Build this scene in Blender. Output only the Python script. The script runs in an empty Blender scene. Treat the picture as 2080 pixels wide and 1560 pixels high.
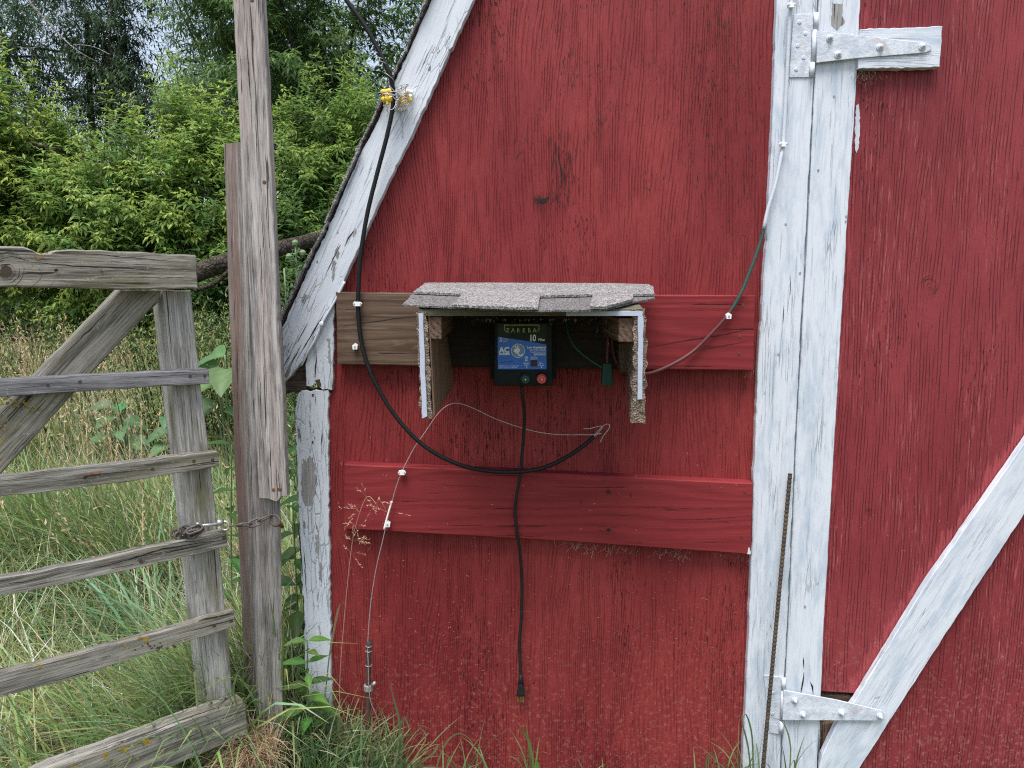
import bpy, math, random
import numpy as np
from mathutils import Vector, Matrix
random.seed(7)
RNG = np.random.default_rng(11)
SC = bpy.context.scene
R = math.radians

# ------------------------------------------------------------------ camera
F = 1562.0                     # focal length in pixels of the 2080 px wide picture
PITCH = R(7.5); EYE = 1.42; WALL = 2.10
cam = bpy.data.objects.new('camera', bpy.data.cameras.new('camera'))
SC.collection.objects.link(cam)
cam.location = (0, 0, EYE); cam.rotation_euler = (R(90) - PITCH, 0, 0)
cam.data.sensor_width = 36; cam.data.lens = F / 2080 * 36
cam.data.clip_start = 0.02; cam.data.clip_end = 1000
SC.camera = cam
# ------------------------------------------------------------------ sky and sun (bright overcast)
SUN_EL, SUN_AZ = R(68), R(200)      # azimuth clockwise from +Y (north): behind the camera, a little to its left
w = bpy.data.worlds.new('World'); SC.world = w; w.use_nodes = True
nt = w.node_tree; nt.nodes.clear()
sky = nt.nodes.new('ShaderNodeTexSky'); sky.sky_type = 'NISHITA'; sky.sun_disc = False
sky.sun_elevation = SUN_EL; sky.sun_rotation = SUN_AZ; sky.air_density = 1.0; sky.dust_density = 2.0; sky.ozone_density = 1.0
bg = nt.nodes.new('ShaderNodeBackground'); bg.inputs[1].default_value = 0.08
wo = nt.nodes.new('ShaderNodeOutputWorld')
hs = nt.nodes.new('ShaderNodeHueSaturation'); hs.inputs['Saturation'].default_value = 0.62
nt.links.new(sky.outputs[0], hs.inputs['Color']); nt.links.new(hs.outputs[0], bg.inputs[0]); nt.links.new(bg.outputs[0], wo.inputs[0])
sl = bpy.data.lights.new('sun', 'SUN'); sl.energy = 1.5; sl.angle = R(34); sl.color = (1, 0.985, 0.965)
so = bpy.data.objects.new('sun', sl); SC.collection.objects.link(so)
sd = Vector((math.sin(SUN_AZ) * math.cos(SUN_EL), math.cos(SUN_AZ) * math.cos(SUN_EL), math.sin(SUN_EL)))
so.rotation_euler = sd.to_track_quat('Z', 'Y').to_euler(); so.location = (0, -3, 6)
SC.view_settings.view_transform = 'Standard'; SC.view_settings.look = 'None'
SC.view_settings.exposure = 1.6; SC.view_settings.gamma = 1; SC.view_settings.use_curve_mapping = False
SC.render.engine = 'CYCLES'; SC.cycles.use_denoising = False; SC.cycles.filter_width = 1.15; SC.cycles.sample_clamp_indirect = 4.0; SC.cycles.use_adaptive_sampling = False
SC.cycles.max_bounces = 6; SC.cycles.diffuse_bounces = 4; SC.cycles.transparent_max_bounces = 4

# ------------------------------------------------------------------ pixel -> place
CAMP = Vector((0, 0, EYE))
def ray(px, py):
    dx, dv = (px - 1040) / F, (780 - py) / F
    return Vector((dx, math.cos(PITCH) + dv * math.sin(PITCH), -math.sin(PITCH) + dv * math.cos(PITCH)))
def P(px, py, y=WALL):
    d = ray(px, py); return CAMP + d * (y / d.y)
class Plane:                    # point, normal pointing away from the viewer, in-plane horizontal
    def __init__(s, p, n): s.p = Vector(p); s.n = Vector(n).normalized()
    def at(s, px, py):
        d = ray(px, py); return CAMP + d * ((s.p - CAMP).dot(s.n) / d.dot(s.n))
def YP(y): return Plane((0, y, 0), (0, 1, 0))

# ------------------------------------------------------------------ node helper
class G:
    def __init__(s, name):
        s.m = bpy.data.materials.new(name); s.m.use_nodes = True; s.t = s.m.node_tree; s.t.nodes.clear()
        s.out = s.n('ShaderNodeOutputMaterial')
    def n(s, k, **kw):
        x = s.t.nodes.new(k)
        for a, b in kw.items(): setattr(x, a, b)
        return x
    def put(s, sock, v):
        if v is None: return
        if isinstance(v, bpy.types.NodeSocket): s.t.links.new(v, sock)
        elif isinstance(v, (tuple, list)) and len(v) == 3 and sock.type == 'RGBA': sock.default_value = (*v, 1)
        else: sock.default_value = v
    def M(s, op, a, b=None, c=None, clamp=False):
        x = s.n('ShaderNodeMath', operation=op, use_clamp=clamp)
        for i, v in enumerate((a, b, c)): s.put(x.inputs[i], v)
        return x.outputs[0]
    def attr(s, name):
        return s.n('ShaderNodeAttribute', attribute_name=name)
    def sep(s, v):
        x = s.n('ShaderNodeSeparateXYZ'); s.put(x.inputs[0], v); return x.outputs
    def com(s, a, b, c=0.0):
        x = s.n('ShaderNodeCombineXYZ')
        for i, v in enumerate((a, b, c)): s.put(x.inputs[i], v)
        return x.outputs[0]
    def scl(s, a, c, d, ka, kc, kd=None):
        kd = kc if kd is None else kd
        return s.com(s.M('MULTIPLY', a, ka), s.M('MULTIPLY', c, kc), s.M('MULTIPLY', d, kd))
    def noise(s, vec, scale=1.0, detail=2.0, rough=0.5, dist=0.0):
        x = s.n('ShaderNodeTexNoise'); s.put(x.inputs['Vector'], vec)
        x.inputs['Scale'].default_value = scale; x.inputs['Detail'].default_value = detail
        x.inputs['Roughness'].default_value = rough; x.inputs['Distortion'].default_value = dist
        return x.outputs[0]
    def vor(s, vec, scale=1.0, feature='F1', rnd=1.0):
        x = s.n('ShaderNodeTexVoronoi', feature=feature); s.put(x.inputs['Vector'], vec)
        x.inputs['Scale'].default_value = scale; x.inputs['Randomness'].default_value = rnd
        return x
    def step(s, v, lo, hi, a=0.0, b=1.0):
        x = s.n('ShaderNodeMapRange', clamp=True); x.interpolation_type = 'SMOOTHSTEP'
        for i, q in enumerate((v, lo, hi, a, b)): s.put(x.inputs[i], q)
        return x.outputs[0]
    def mix(s, f, a, b, mode='MIX'):
        x = s.n('ShaderNodeMix', data_type='RGBA', blend_type=mode)
        s.put(x.inputs[0], f); s.put(x.inputs[6], a); s.put(x.inputs[7], b); return x.outputs[2]
    def bump(s, h, dist=0.002, strength=1.0, normal=None):
        x = s.n('ShaderNodeBump'); x.inputs['Strength'].default_value = strength; x.inputs['Distance'].default_value = dist
        s.put(x.inputs['Height'], h)
        if normal is not None: s.put(x.inputs['Normal'], normal)
        return x.outputs[0]
    def bsdf(s, col, rough=0.6, normal=None, metal=0.0, spec=0.3, trans=0.0):
        b = s.n('ShaderNodeBsdfPrincipled')
        s.put(b.inputs['Base Color'], col); s.put(b.inputs['Roughness'], rough); s.put(b.inputs['Metallic'], metal)
        s.put(b.inputs['Specular IOR Level'], spec)
        if normal is not None: s.put(b.inputs['Normal'], normal)
        o = b.outputs[0]
        if trans > 0:
            t = s.n('ShaderNodeBsdfTranslucent'); s.put(t.inputs[0], col)
            if normal is not None: s.put(t.inputs['Normal'], normal)
            x = s.n('ShaderNodeMixShader'); x.inputs[0].default_value = trans
            s.t.links.new(o, x.inputs[1]); s.t.links.new(t.outputs[0], x.inputs[2]); o = x.outputs[0]
        s.t.links.new(o, s.out.inputs[0]); return s.m

def acd(g):
    return g.sep(g.attr('gp').outputs['Vector'])

def m_red_wall(name, door=False):
    g = G(name); a, c, d = acd(g)
    low = g.noise(g.scl(a, c, d, 0.75, 3.2), detail=2.0, rough=0.45)
    if door:
        t = g.M('ADD', g.M('MULTIPLY', c, 720.0), g.M('MULTIPLY', low, 60.0))
    else:
        t = g.M('ADD', g.M('MULTIPLY', c, 820.0), g.M('MULTIPLY', low, 190.0))
    wob = g.noise(g.scl(a, c, d, 9.0, 60.0), detail=2.0)
    t = g.M('ADD', t, g.M('MULTIPLY', wob, 5.0))
    ring = g.M('MULTIPLY_ADD', g.M('SINE', t), 0.5, 0.5)
    line = g.M('POWER', ring, 3.0 if not door else 9.0)
    gate = g.step(g.noise(g.scl(a, c, d, 6.0, 45.0), detail=2.0), 0.36, 0.6)
    line = g.M('MULTIPLY', line, gate)
    fib = g.noise(g.scl(a, c, d, 18.0, 230.0), detail=4.0, rough=0.7)
    patch = g.noise(g.scl(a, c, d, 1.6, 3.4), detail=3.0, rough=0.55)
    crk = g.noise(g.scl(a, c, d, 30.0, 190.0), detail=3.0, rough=0.65, dist=0.6)
    thr = g.step(patch, 0.45, 0.70, 0.70, 0.56)
    crack = g.step(g.M('SUBTRACT', crk, thr), 0.035 if door else 0.015, 0.075 if door else 0.05)
    big = g.noise(g.scl(a, c, d, 1.3, 2.6), detail=5.0, rough=0.62)
    if door:
        base = g.mix(g.step(big, 0.3, 0.7), (0.185, 0.020, 0.026), (0.265, 0.037, 0.042))
        worn = g.M('MULTIPLY', g.step(g.noise(g.scl(a, c, d, 11.0, 150.0), detail=4.0, rough=0.7), 0.52, 0.72), g.step(g.noise(g.scl(a, c, d, 2.0, 5.0), detail=2.0), 0.42, 0.62))
        base = g.mix(g.M('MULTIPLY', worn, 0.75), base, (0.50, 0.17, 0.17))
        base = g.mix(g.M('MULTIPLY', line, 0.6), base, (0.06, 0.012, 0.014))
        # fresher brush marks of red along the brace and the stile
        ps = g.sep(g.n('ShaderNodeNewGeometry').outputs['Position'])
        def band(p, q, w0):
            nx, nz = -(q.z - p.z), (q.x - p.x); L_ = math.hypot(nx, nz); nx /= L_; nz /= L_
            dd = g.M('ADD', g.M('MULTIPLY', ps[0], nx), g.M('MULTIPLY_ADD', ps[2], nz, -(p.x * nx + p.z * nz)))
            dd = g.M('ADD', g.M('ABSOLUTE', dd), g.M('MULTIPLY', g.M('SUBTRACT', g.noise(g.scl(a, c, d, 9.0, 95.0), detail=4.0, rough=0.75), 0.42), 0.15))
            return g.step(dd, w0 + 0.012, w0)
        br = g.M('MAXIMUM', band(P(1738, 1421, 2.097), P(2080, 901, 2.097), 0.05), g.M('MULTIPLY', band(P(1672, 1300, 2.097), P(1722, 440, 2.097), 0.012), 0.7))
        base = g.mix(g.M('MULTIPLY', br, 0.75), base, (0.38, 0.065, 0.075))
    else:
        base = g.mix(g.step(big, 0.3, 0.7), (0.19, 0.018, 0.020), (0.305, 0.040, 0.038))
        base = g.mix(g.M('MULTIPLY', line, 0.32), base, (0.12, 0.008, 0.012))
        worn = g.step(g.noise(g.scl(a, c, d, 60.0, 330.0), detail=3.0, rough=0.7), 0.62, 0.8)
        base = g.mix(g.M('MULTIPLY', worn, 0.35), base, (0.42, 0.09, 0.09))
        base = g.mix(g.step(fib, 0.62, 0.38, 0.0, 0.3), base, (0.12, 0.009, 0.012))
    base = g.mix(g.M('MULTIPLY', crack, 0.85), base, (0.035, 0.005, 0.008))
    # splashed dust low down
    z = g.sep(g.n('ShaderNodeNewGeometry').outputs['Position'])[2]
    dn = g.noise(g.n('ShaderNodeNewGeometry').outputs['Position'], 70.0, 4.0, 0.7)
    dust = g.M('MULTIPLY', g.step(dn, 0.5, 0.72), g.step(z, 0.05, 0.65, 0.55, 0.0))
    base = g.mix(dust, base, (0.42, 0.20, 0.16))
    h = g.M('SUBTRACT', g.M('ADD', g.M('MULTIPLY', fib, 0.8), g.M('MULTIPLY', g.noise(g.scl(a, c, d, 4.0, 9.0), detail=2.0), 0.6)), g.M('ADD', g.M('MULTIPLY', line, 0.6), g.M('MULTIPLY', crack, 0.9)))
    return g.bsdf(base, 0.62, g.bump(h, 0.0035, 1.0), spec=0.3)

def m_red_board(name, brown=False):
    g = G(name); a, c, d = acd(g)
    low = g.noise(g.scl(a, c, d, 1.1, 8.0), detail=2.0)
    t = g.M('ADD', g.M('MULTIPLY', c, 230.0), g.M('MULTIPLY', low, 38.0))
    ring = g.M('MULTIPLY_ADD', g.M('SINE', t), 0.5, 0.5)
    fib = g.noise(g.scl(a, c, d, 7.0, 170.0), detail=4.0, rough=0.7)
    crk = g.step(g.noise(g.scl(a, c, d, 4.0, 120.0), detail=3.0, rough=0.6, dist=0.3), 0.66, 0.69)
    red = g.mix(g.M('MULTIPLY', g.M('POWER', ring, 2.0), 0.45), (0.215, 0.026, 0.029), (0.13, 0.014, 0.016))
    red = g.mix(g.M('MULTIPLY', g.step(fib, 0.5, 0.8), 0.35), red, (0.36, 0.07, 0.07))
    if brown:
        br = g.mix(g.M('POWER', ring, 1.5), (0.125, 0.082, 0.056), (0.075, 0.045, 0.03))
        br = g.mix(g.step(fib, 0.45, 0.75), br, (0.18, 0.13, 0.095))
        br = g.mix(g.M('MULTIPLY', g.step(g.noise(g.scl(a, c, d, 5.0, 14.0), detail=4.0, rough=0.7), 0.6, 0.72), 0.5), br, (0.34, 0.28, 0.22))
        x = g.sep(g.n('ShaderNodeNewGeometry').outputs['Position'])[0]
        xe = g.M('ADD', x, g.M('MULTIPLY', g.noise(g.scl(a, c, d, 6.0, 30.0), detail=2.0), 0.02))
        hood_shade = g.M('MULTIPLY', g.step(xe, -0.235, -0.215), g.step(xe, 0.30, 0.29))
        br = g.mix(g.M('MULTIPLY', hood_shade, 0.85), br, (0.012, 0.010, 0.009))  # shade under the hood painted in: bare wood goes near-black between its sides
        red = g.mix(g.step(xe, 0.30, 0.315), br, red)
    # upper edge keeps chalky thick paint
    nz = g.sep(g.n('ShaderNodeNewGeometry').outputs['True Normal'])[2]
    col = g.mix(g.M('MULTIPLY', crk, 0.85), red, (0.03, 0.01, 0.01))
    h = g.M('SUBTRACT', g.M('ADD', g.M('MULTIPLY', fib, 0.5), g.M('MULTIPLY', ring, 0.25)), crk)
    return g.bsdf(col, 0.66, g.bump(h, 0.0012, 0.9), spec=0.16)

def m_white(name, peel=0.5, blue=0.4):
    """cracked white house paint on old wood: flakes gone in places, thin washed streaks"""
    g = G(name); a, c, d = acd(g)
    fib = g.noise(g.scl(a, c, d, 7.0, 150.0), detail=4.0, rough=0.7)
    wash = g.noise(g.scl(a, c, d, 7.0, 30.0), detail=5.0, rough=0.65, dist=0.4)
    col = g.mix(g.step(wash, 0.42, 0.68), (0.62, 0.65, 0.70), (0.62 - 0.19 * blue, 0.65 - 0.155 * blue, 0.70 - 0.13 * blue))
    col = g.mix(g.M('MULTIPLY', g.step(fib, 0.5, 0.68), 0.34), col, (0.30, 0.33, 0.37))
    v = g.vor(g.scl(a, c, d, 13.0 if peel > .9 else 6.0, 80.0 if peel > .9 else 110.0), 1.0, 'DISTANCE_TO_EDGE')
    edge = g.step(v.outputs[0], 0.0, 0.05, 1.0, 0.0)
    cg = g.step(g.noise(g.scl(a, c, d, 5.0, 16.0), detail=2.0), 0.58 - 0.14 * peel, 0.74 - 0.1 * peel)
    crk2 = g.step(g.noise(g.scl(a, c, d, 7.0, 150.0), detail=3.0, rough=0.6, dist=0.4), 0.64, 0.67)
    hair = g.M('MAXIMUM', g.M('MULTIPLY', edge, cg), g.M('MULTIPLY', crk2, 0.35 + 0.5 * peel), clamp=True)
    pn = g.noise(g.scl(a, c, d, 8.0, 34.0), detail=5.0, rough=0.62, dist=0.3)
    bare = g.step(pn, 0.74 - 0.10 * peel, 0.75 - 0.10 * peel)
    wood = g.mix(g.step(fib, 0.35, 0.7), (0.13, 0.125, 0.12), (0.36, 0.355, 0.35))
    col = g.mix(bare, col, wood)
    col = g.mix(g.M('MULTIPLY', hair, 0.62), col, (0.22, 0.21, 0.21))
    dirt = g.step(g.noise(g.scl(a, c, d, 30.0, 60.0), detail=4.0, rough=0.75), 0.66, 0.76)
    col = g.mix(g.M('MULTIPLY', dirt, 0.35), col, (0.3, 0.28, 0.24))
    h = g.M('SUBTRACT', g.M('ADD', g.M('MULTIPLY', fib, 0.35), g.M('MULTIPLY', g.noise(g.scl(a, c, d, 12.0, 40.0), detail=3.0), 0.8)), g.M('ADD', g.M('MULTIPLY', bare, 0.9), g.M('MULTIPLY', hair, 0.7)))
    return g.bsdf(col, 0.55, g.bump(h, 0.0016, 1.0), spec=0.35)

def m_wood(name, dark, light, tint=None, tint_amt=0.0, lichen=0.0, moss=0.0, ringk=150.0, rw=30.0, cracks=1.0, band=None):
    g = G(name); a, c, d = acd(g)
    c2 = g.M('ADD', c, g.M('MULTIPLY', d, 0.8))
    low = g.noise(g.scl(a, c2, d, 1.0, 8.0), detail=1.0)
    t = g.M('ADD', g.M('MULTIPLY', c2, ringk), g.M('MULTIPLY', low, rw))
    ring = g.M('MULTIPLY_ADD', g.M('SINE', t), 0.5, 0.5)
    fib = g.noise(g.scl(a, c2, d, 9.0, 190.0), detail=4.0, rough=0.75)
    f2 = g.noise(g.scl(a, c2, d, 4.0, 75.0), detail=4.0, rough=0.7)
    f = g.M('ADD', g.M('MULTIPLY', ring, 0.14), g.M('ADD', g.M('MULTIPLY', fib, 1.0), g.M('MULTIPLY', f2, 0.35)))
    col = g.mix(g.step(f, 0.48, 0.98), tuple(x * 1.25 for x in dark), light)
    stk = g.step(g.noise(g.scl(a, c2, d, 10.0, 330.0), detail=3.0, rough=0.6), 0.55, 0.63)
    dens = g.step(g.noise(g.scl(a, c2, d, 2.5, 22.0), detail=3.0, rough=0.6), 0.36, 0.62)
    col = g.mix(g.M('MULTIPLY', g.M('MULTIPLY', stk, dens), 0.75), col, tuple(0.38 * x for x in dark))
    stk2 = g.step(g.noise(g.scl(a, c2, d, 8.0, 300.0), detail=2.0, rough=0.5), 0.60, 0.68)
    col = g.mix(g.M('MULTIPLY', stk2, 0.5), col, tuple(min(.7, 1.35 * x) for x in light))
    if tint:
        tn = g.step(g.noise(g.scl(a, c, d, 2.0, 22.0), detail=3.0, rough=0.6), 0.42, 0.62)
        if band:
            cc = g.M('ADD', c, g.M('MULTIPLY', g.noise(g.scl(a, c, d, 3.0, 30.0), detail=3.0), 0.03))
            tn = g.M('MULTIPLY', g.M('MULTIPLY', g.step(cc, band[0], band[0] + .008), g.step(cc, band[1] + .008, band[1])), g.M('MULTIPLY_ADD', tn, .4, .6))
        col = g.mix(g.M('MULTIPLY', tn, tint_amt), col, tint)
    st = g.step(g.noise(g.scl(a, c, d, 7.0, 25.0), detail=4.0, rough=0.7), 0.52, 0.72)
    col = g.mix(g.M('MULTIPLY', st, 0.4), col, tuple(0.45 * x for x in dark))
    if moss > 0:
        mn = g.step(g.noise(g.scl(a, c, d, 5.0, 18.0), detail=5.0, rough=0.7), 0.46, 0.68)
        col = g.mix(g.M('MULTIPLY', mn, moss), col, (0.17, 0.155, 0.075))
    crk = g.step(g.noise(g.scl(a, c, d, 3.2, 105.0), detail=3.0, rough=0.6, dist=0.35), 0.67 - 0.03 * cracks, 0.70 - 0.03 * cracks)
    col = g.mix(g.M('MULTIPLY', crk, 0.85), col, (0.025, 0.02, 0.018))
    if lichen > 0:
        pz = g.n('ShaderNodeNewGeometry').outputs['Position']
        ln = g.noise(pz, 16.0, 5.0, 0.7)
        lm = g.step(ln, 0.74 - 0.12 * lichen, 0.77 - 0.12 * lichen)
        col = g.mix(g.M('MULTIPLY', lm, 0.75), col, (0.36, 0.25, 0.055))
        lg = g.step(g.noise(pz, 90.0, 4.0, 0.7), 0.62, 0.68)
        col = g.mix(g.M('MULTIPLY', lg, 0.45), col, (0.5, 0.5, 0.44))
    h = g.M('SUBTRACT', g.M('ADD', g.M('MULTIPLY', fib, 0.6), g.M('MULTIPLY', g.M('ADD', ring, f2), 0.5)), crk)
    return g.bsdf(col, 0.82, g.bump(h, 0.0028, 1.0), spec=0.12)

def m_plain(name, col, rough=0.5, metal=0.0, var=0.15, scale=60.0, bumpd=0.0004, spec=0.4):
    g = G(name); pz = g.n('ShaderNodeNewGeometry').outputs['Position']
    n = g.noise(pz, scale, 4.0, 0.65)
    c = g.mix(n, tuple(x * (1 - var) for x in col), tuple(min(1, x * (1 + var)) for x in col))
    r = g.step(n, 0.3, 0.7, max(0.05, rough - 0.1), min(1, rough + 0.1))
    return g.bsdf(c, r, g.bump(n, bumpd, 0.8), metal, spec)

def m_rust(name, base=(0.10, 0.06, 0.05), rust=(0.20, 0.085, 0.045), metal=0.3):
    g = G(name); pz = g.n('ShaderNodeNewGeometry').outputs['Position']
    n = g.noise(pz, 180.0, 4.0, 0.7); n2 = g.noise(pz, 30.0, 3.0, 0.6)
    c = g.mix(g.step(n2, 0.4, 0.6), base, rust)
    c = g.mix(g.M('MULTIPLY', g.step(n, 0.5, 0.7), 0.5), c, (0.05, 0.03, 0.025))
    return g.bsdf(c, 0.75, g.bump(n, 0.0006, 1.0), metal, 0.3)

def m_leaf(name, trans=0.35, rough=0.5):
    g = G(name); col = g.attr('col').outputs['Color']
    pz = g.n('ShaderNodeNewGeometry').outputs['Position']
    n = g.noise(pz, 55.0, 2.0, 0.6)
    c = g.mix(n, col, (0.5, 0.5, 0.5), 'MULTIPLY')
    c = g.mix(0.35, col, c)
    return g.bsdf(c, rough, None, 0.0, 0.35, trans)

def m_shingle(name, k=1.0):
    g = G(name); pz = g.n('ShaderNodeNewGeometry').outputs['Position']
    v = g.vor(pz, 430.0)
    rnd = g.sep(v.outputs['Color'])[0]
    big = g.noise(pz, 14.0, 3.0, 0.6)
    c = g.mix(g.step(rnd, 0.15, 0.95), (0.09 * k, 0.085 * k, 0.085 * k), (0.42 * k, 0.40 * k, 0.39 * k))
    c = g.mix(g.M('MULTIPLY', g.step(big, 0.4, 0.65), 0.35), c, (0.13, 0.12, 0.12))
    return g.bsdf(c, 0.9, g.bump(v.outputs['Distance'], 0.0012, 0.9), spec=0.15)

def m_particle(name):
    g = G(name); pz = g.n('ShaderNodeNewGeometry').outputs['Position']
    v = g.vor(pz, 330.0); rnd = g.sep(v.outputs['Color'])[0]
    n = g.noise(pz, 120.0, 5.0, 0.75)
    c = g.mix(rnd, (0.09, 0.065, 0.048), (0.36, 0.29, 0.225))
    c = g.mix(g.step(n, 0.5, 0.65), c, (0.08, 0.05, 0.035))
    return g.bsdf(c, 0.9, g.bump(g.M('ADD', n, v.outputs['Distance']), 0.003, 1.0), spec=0.1)

MT = {}
MT['wall'] = m_red_wall('red_plywood'); MT['door'] = m_red_wall('red_door_plywood', True)
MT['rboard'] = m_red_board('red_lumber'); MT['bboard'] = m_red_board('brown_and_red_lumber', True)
MT['peel'] = m_white('peeling_white_paint', 1.0, 0.3); MT['white'] = m_white('worn_white_paint', 0.15, 0.9)
MT['batten'] = m_white('thin_white_paint', 0.8, 1.0)
def m_steelpaint():
    g = G('white_painted_steel'); pz = g.n('ShaderNodeNewGeometry').outputs['Position']
    n = g.noise(pz, 38.0, 5.0, 0.65); n2 = g.noise(pz, 110.0, 4.0, 0.7)
    c = g.mix(g.step(n, 0.4, 0.62), (0.60, 0.63, 0.68), (0.47, 0.51, 0.57))
    c = g.mix(g.M('MULTIPLY', g.step(g.noise(pz, 26.0, 4.0, 0.6), 0.56, 0.68), 0.5), c, (0.42, 0.33, 0.31))
    c = g.mix(g.M('MULTIPLY', g.step(n2, 0.64, 0.68), 0.6), c, (0.25, 0.20, 0.18))
    return g.bsdf(c, 0.5, g.bump(g.M('ADD', n, g.M('MULTIPLY', n2, .4)), 0.0022, 1.0), spec=0.3)
MT['metalwhite'] = m_steelpaint()
MT['post'] = m_wood('weathered_post', (0.085, 0.075, 0.07), (0.36, 0.33, 0.31), (0.15, 0.08, 0.058), 0.75, cracks=1.2, ringk=120, band=(3.012, 3.072))
MT['board'] = m_wood('weathered_board', (0.12, 0.105, 0.105), (0.45, 0.42, 0.395), (0.39, 0.31, 0.28), 0.4, cracks=1.6)
MT['stile'] = m_wood('gate_upright_wood', (0.16, 0.15, 0.13), (0.50, 0.48, 0.455), None, 0, moss=0.75, cracks=0.5, ringk=95)
MT['rail'] = m_wood('gate_rail_wood', (0.085, 0.08, 0.062), (0.38, 0.35, 0.295), None, 0, lichen=0.3, moss=0.6, cracks=1.0)
MT['slat'] = m_wood('gate_slat_wood', (0.08, 0.074, 0.062), (0.37, 0.345, 0.30), None, 0, lichen=0.45, moss=0.45, cracks=1.2, ringk=200)
MT['bare'] = m_wood('bare_grey_wood', (0.19, 0.185, 0.18), (0.36, 0.35, 0.335), cracks=0.3)
MT['rot'] = m_wood('rotten_wood', (0.03, 0.02, 0.016), (0.13, 0.09, 0.065), cracks=2.0)
MT['brown'] = m_wood('brown_lumber', (0.11, 0.07, 0.045), (0.24, 0.165, 0.115), cracks=0.6)
MT['endgrain'] = m_wood('end_grain_wood', (0.07, 0.042, 0.03), (0.19, 0.125, 0.09), ringk=420.0, rw=20.0, cracks=0.5)
MT['crack'] = m_plain('crack_dark', (0.018, 0.013, 0.011), 0.9, 0, 0.2, 60, 0)
MT['knot'] = m_plain('knot_dark', (0.07, 0.05, 0.035), 0.85, 0, 0.4, 150, 0.001)
MT['lichen'] = m_plain('yellow_lichen', (0.42, 0.27, 0.035), 0.9, 0, 0.35, 260, 0.002, 0.1)
MT['shingle'] = m_shingle('asphalt_shingle'); MT['shingle2'] = m_shingle('older_asphalt_shingle', 0.62); MT['particle'] = m_particle('swollen_particle_board')
MT['lam'] = m_plain('white_laminate', (0.42, 0.46, 0.55), 0.5, 0, 0.15, 90)
MT['olive'] = m_wood('olive_plywood_edge', (0.07, 0.065, 0.045), (0.16, 0.15, 0.11), cracks=0.8)
MT['case'] = m_plain('black_green_plastic', (0.005, 0.009, 0.009), 0.55, 0, 0.1, 40, 0.0002, 0.2)
MT['cable'] = m_plain('black_cable', (0.009, 0.010, 0.011), 0.55, 0, 0.15, 80, spec=0.25)
MT['cord'] = m_plain('dark_grey_cord', (0.016, 0.015, 0.015), 0.6, 0, 0.25, 60, spec=0.25)
MT['galv'] = m_plain('galvanised_steel', (0.42, 0.41, 0.40), 0.45, 0.6, 0.2, 200)
MT['chrome'] = m_plain('zinc_plated_steel', (0.62, 0.64, 0.64), 0.3, 0.8, 0.12, 200)
MT['rust'] = m_rust('rusty_iron'); MT['rebar'] = m_rust('rusty_rebar', (0.075, 0.06, 0.05), (0.12, 0.085, 0.06))
MT['chain'] = m_rust('rusty_chain', (0.16, 0.14, 0.13), (0.13, 0.10, 0.085), 0.4)
MT['rod'] = m_rust('dark_rod', (0.05, 0.04, 0.038), (0.10, 0.055, 0.04), 0.2)
MT['yellow'] = m_plain('yellow_plastic', (0.72, 0.50, 0.02), 0.4, 0, 0.12, 60)
MT['clip'] = m_plain('white_plastic', (0.78, 0.78, 0.76), 0.45, 0, 0.08, 80)
MT['greenp'] = m_plain('green_plastic', (0.006, 0.055, 0.042), 0.45, 0, 0.15, 60)
MT['redp'] = m_plain('red_plastic', (0.62, 0.085, 0.08), 0.4, 0, 0.08, 60)
MT['brass'] = m_plain('brass', (0.62, 0.45, 0.22), 0.35, 0.9, 0.1, 200)
MT['lab_dark'] = m_plain('label_black_green', (0.004, 0.014, 0.005), 0.6, 0, 0.05, 20, 0)
MT['lab_mid'] = m_plain('label_blue', (0.03, 0.17, 0.62), 0.4, 0, 0.08, 20, 0)
MT['lab_lite'] = m_plain('label_light_blue', (0.16, 0.30, 0.48), 0.4, 0, 0.05, 20, 0)
MT['lab_white'] = m_plain('label_white_ink', (0.85, 0.88, 0.9), 0.5, 0, 0.03, 20, 0)
MT['lab_green'] = m_plain('label_lime_ink', (0.36, 0.44, 0.11), 0.4, 0, 0.03, 20, 0)
MT['window'] = m_plain('dark_red_window', (0.045, 0.012, 0.008), 0.25, 0, 0.05, 20, 0)
MT['leaf'] = m_leaf('leaves', 0.5); MT['grass'] = m_leaf('grass_blades', 0.3, 0.55); MT['dry'] = m_leaf('dry_stems', 0.2, 0.7)
def m_bark(name, d, l):
    g = G(name); pz = g.n('ShaderNodeNewGeometry').outputs['Position']
    n = g.noise(pz, 22.0, 5.0, 0.7, 0.5); v = g.vor(pz, 35.0, 'DISTANCE_TO_EDGE').outputs[0]
    c = g.mix(g.step(n, 0.35, 0.7), d, l)
    return g.bsdf(c, 0.9, g.bump(g.M('ADD', n, g.step(v, 0, 0.2)), 0.012, 1.0), spec=0.1)
MT['bark'] = m_bark('bark', (0.032, 0.027, 0.022), (0.12, 0.10, 0.08)); MT['palebark'] = m_bark('dead_branch', (0.2, 0.19, 0.18), (0.42, 0.40, 0.38))
def m_ground():
    g = G('soil_and_thatch'); pz = g.n('ShaderNodeNewGeometry').outputs['Position']
    n = g.noise(pz, 9.0, 6.0, 0.7); n2 = g.noise(pz, 1.2, 3.0, 0.6)
    c = g.mix(g.step(n, 0.35, 0.65), (0.05, 0.042, 0.026), (0.16, 0.13, 0.075))
    c = g.mix(g.step(n2, 0.4, 0.6), c, (0.07, 0.085, 0.03))
    return g.bsdf(c, 0.95, g.bump(n, 0.03, 1.0), spec=0.1)
MT['ground'] = m_ground()
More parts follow.
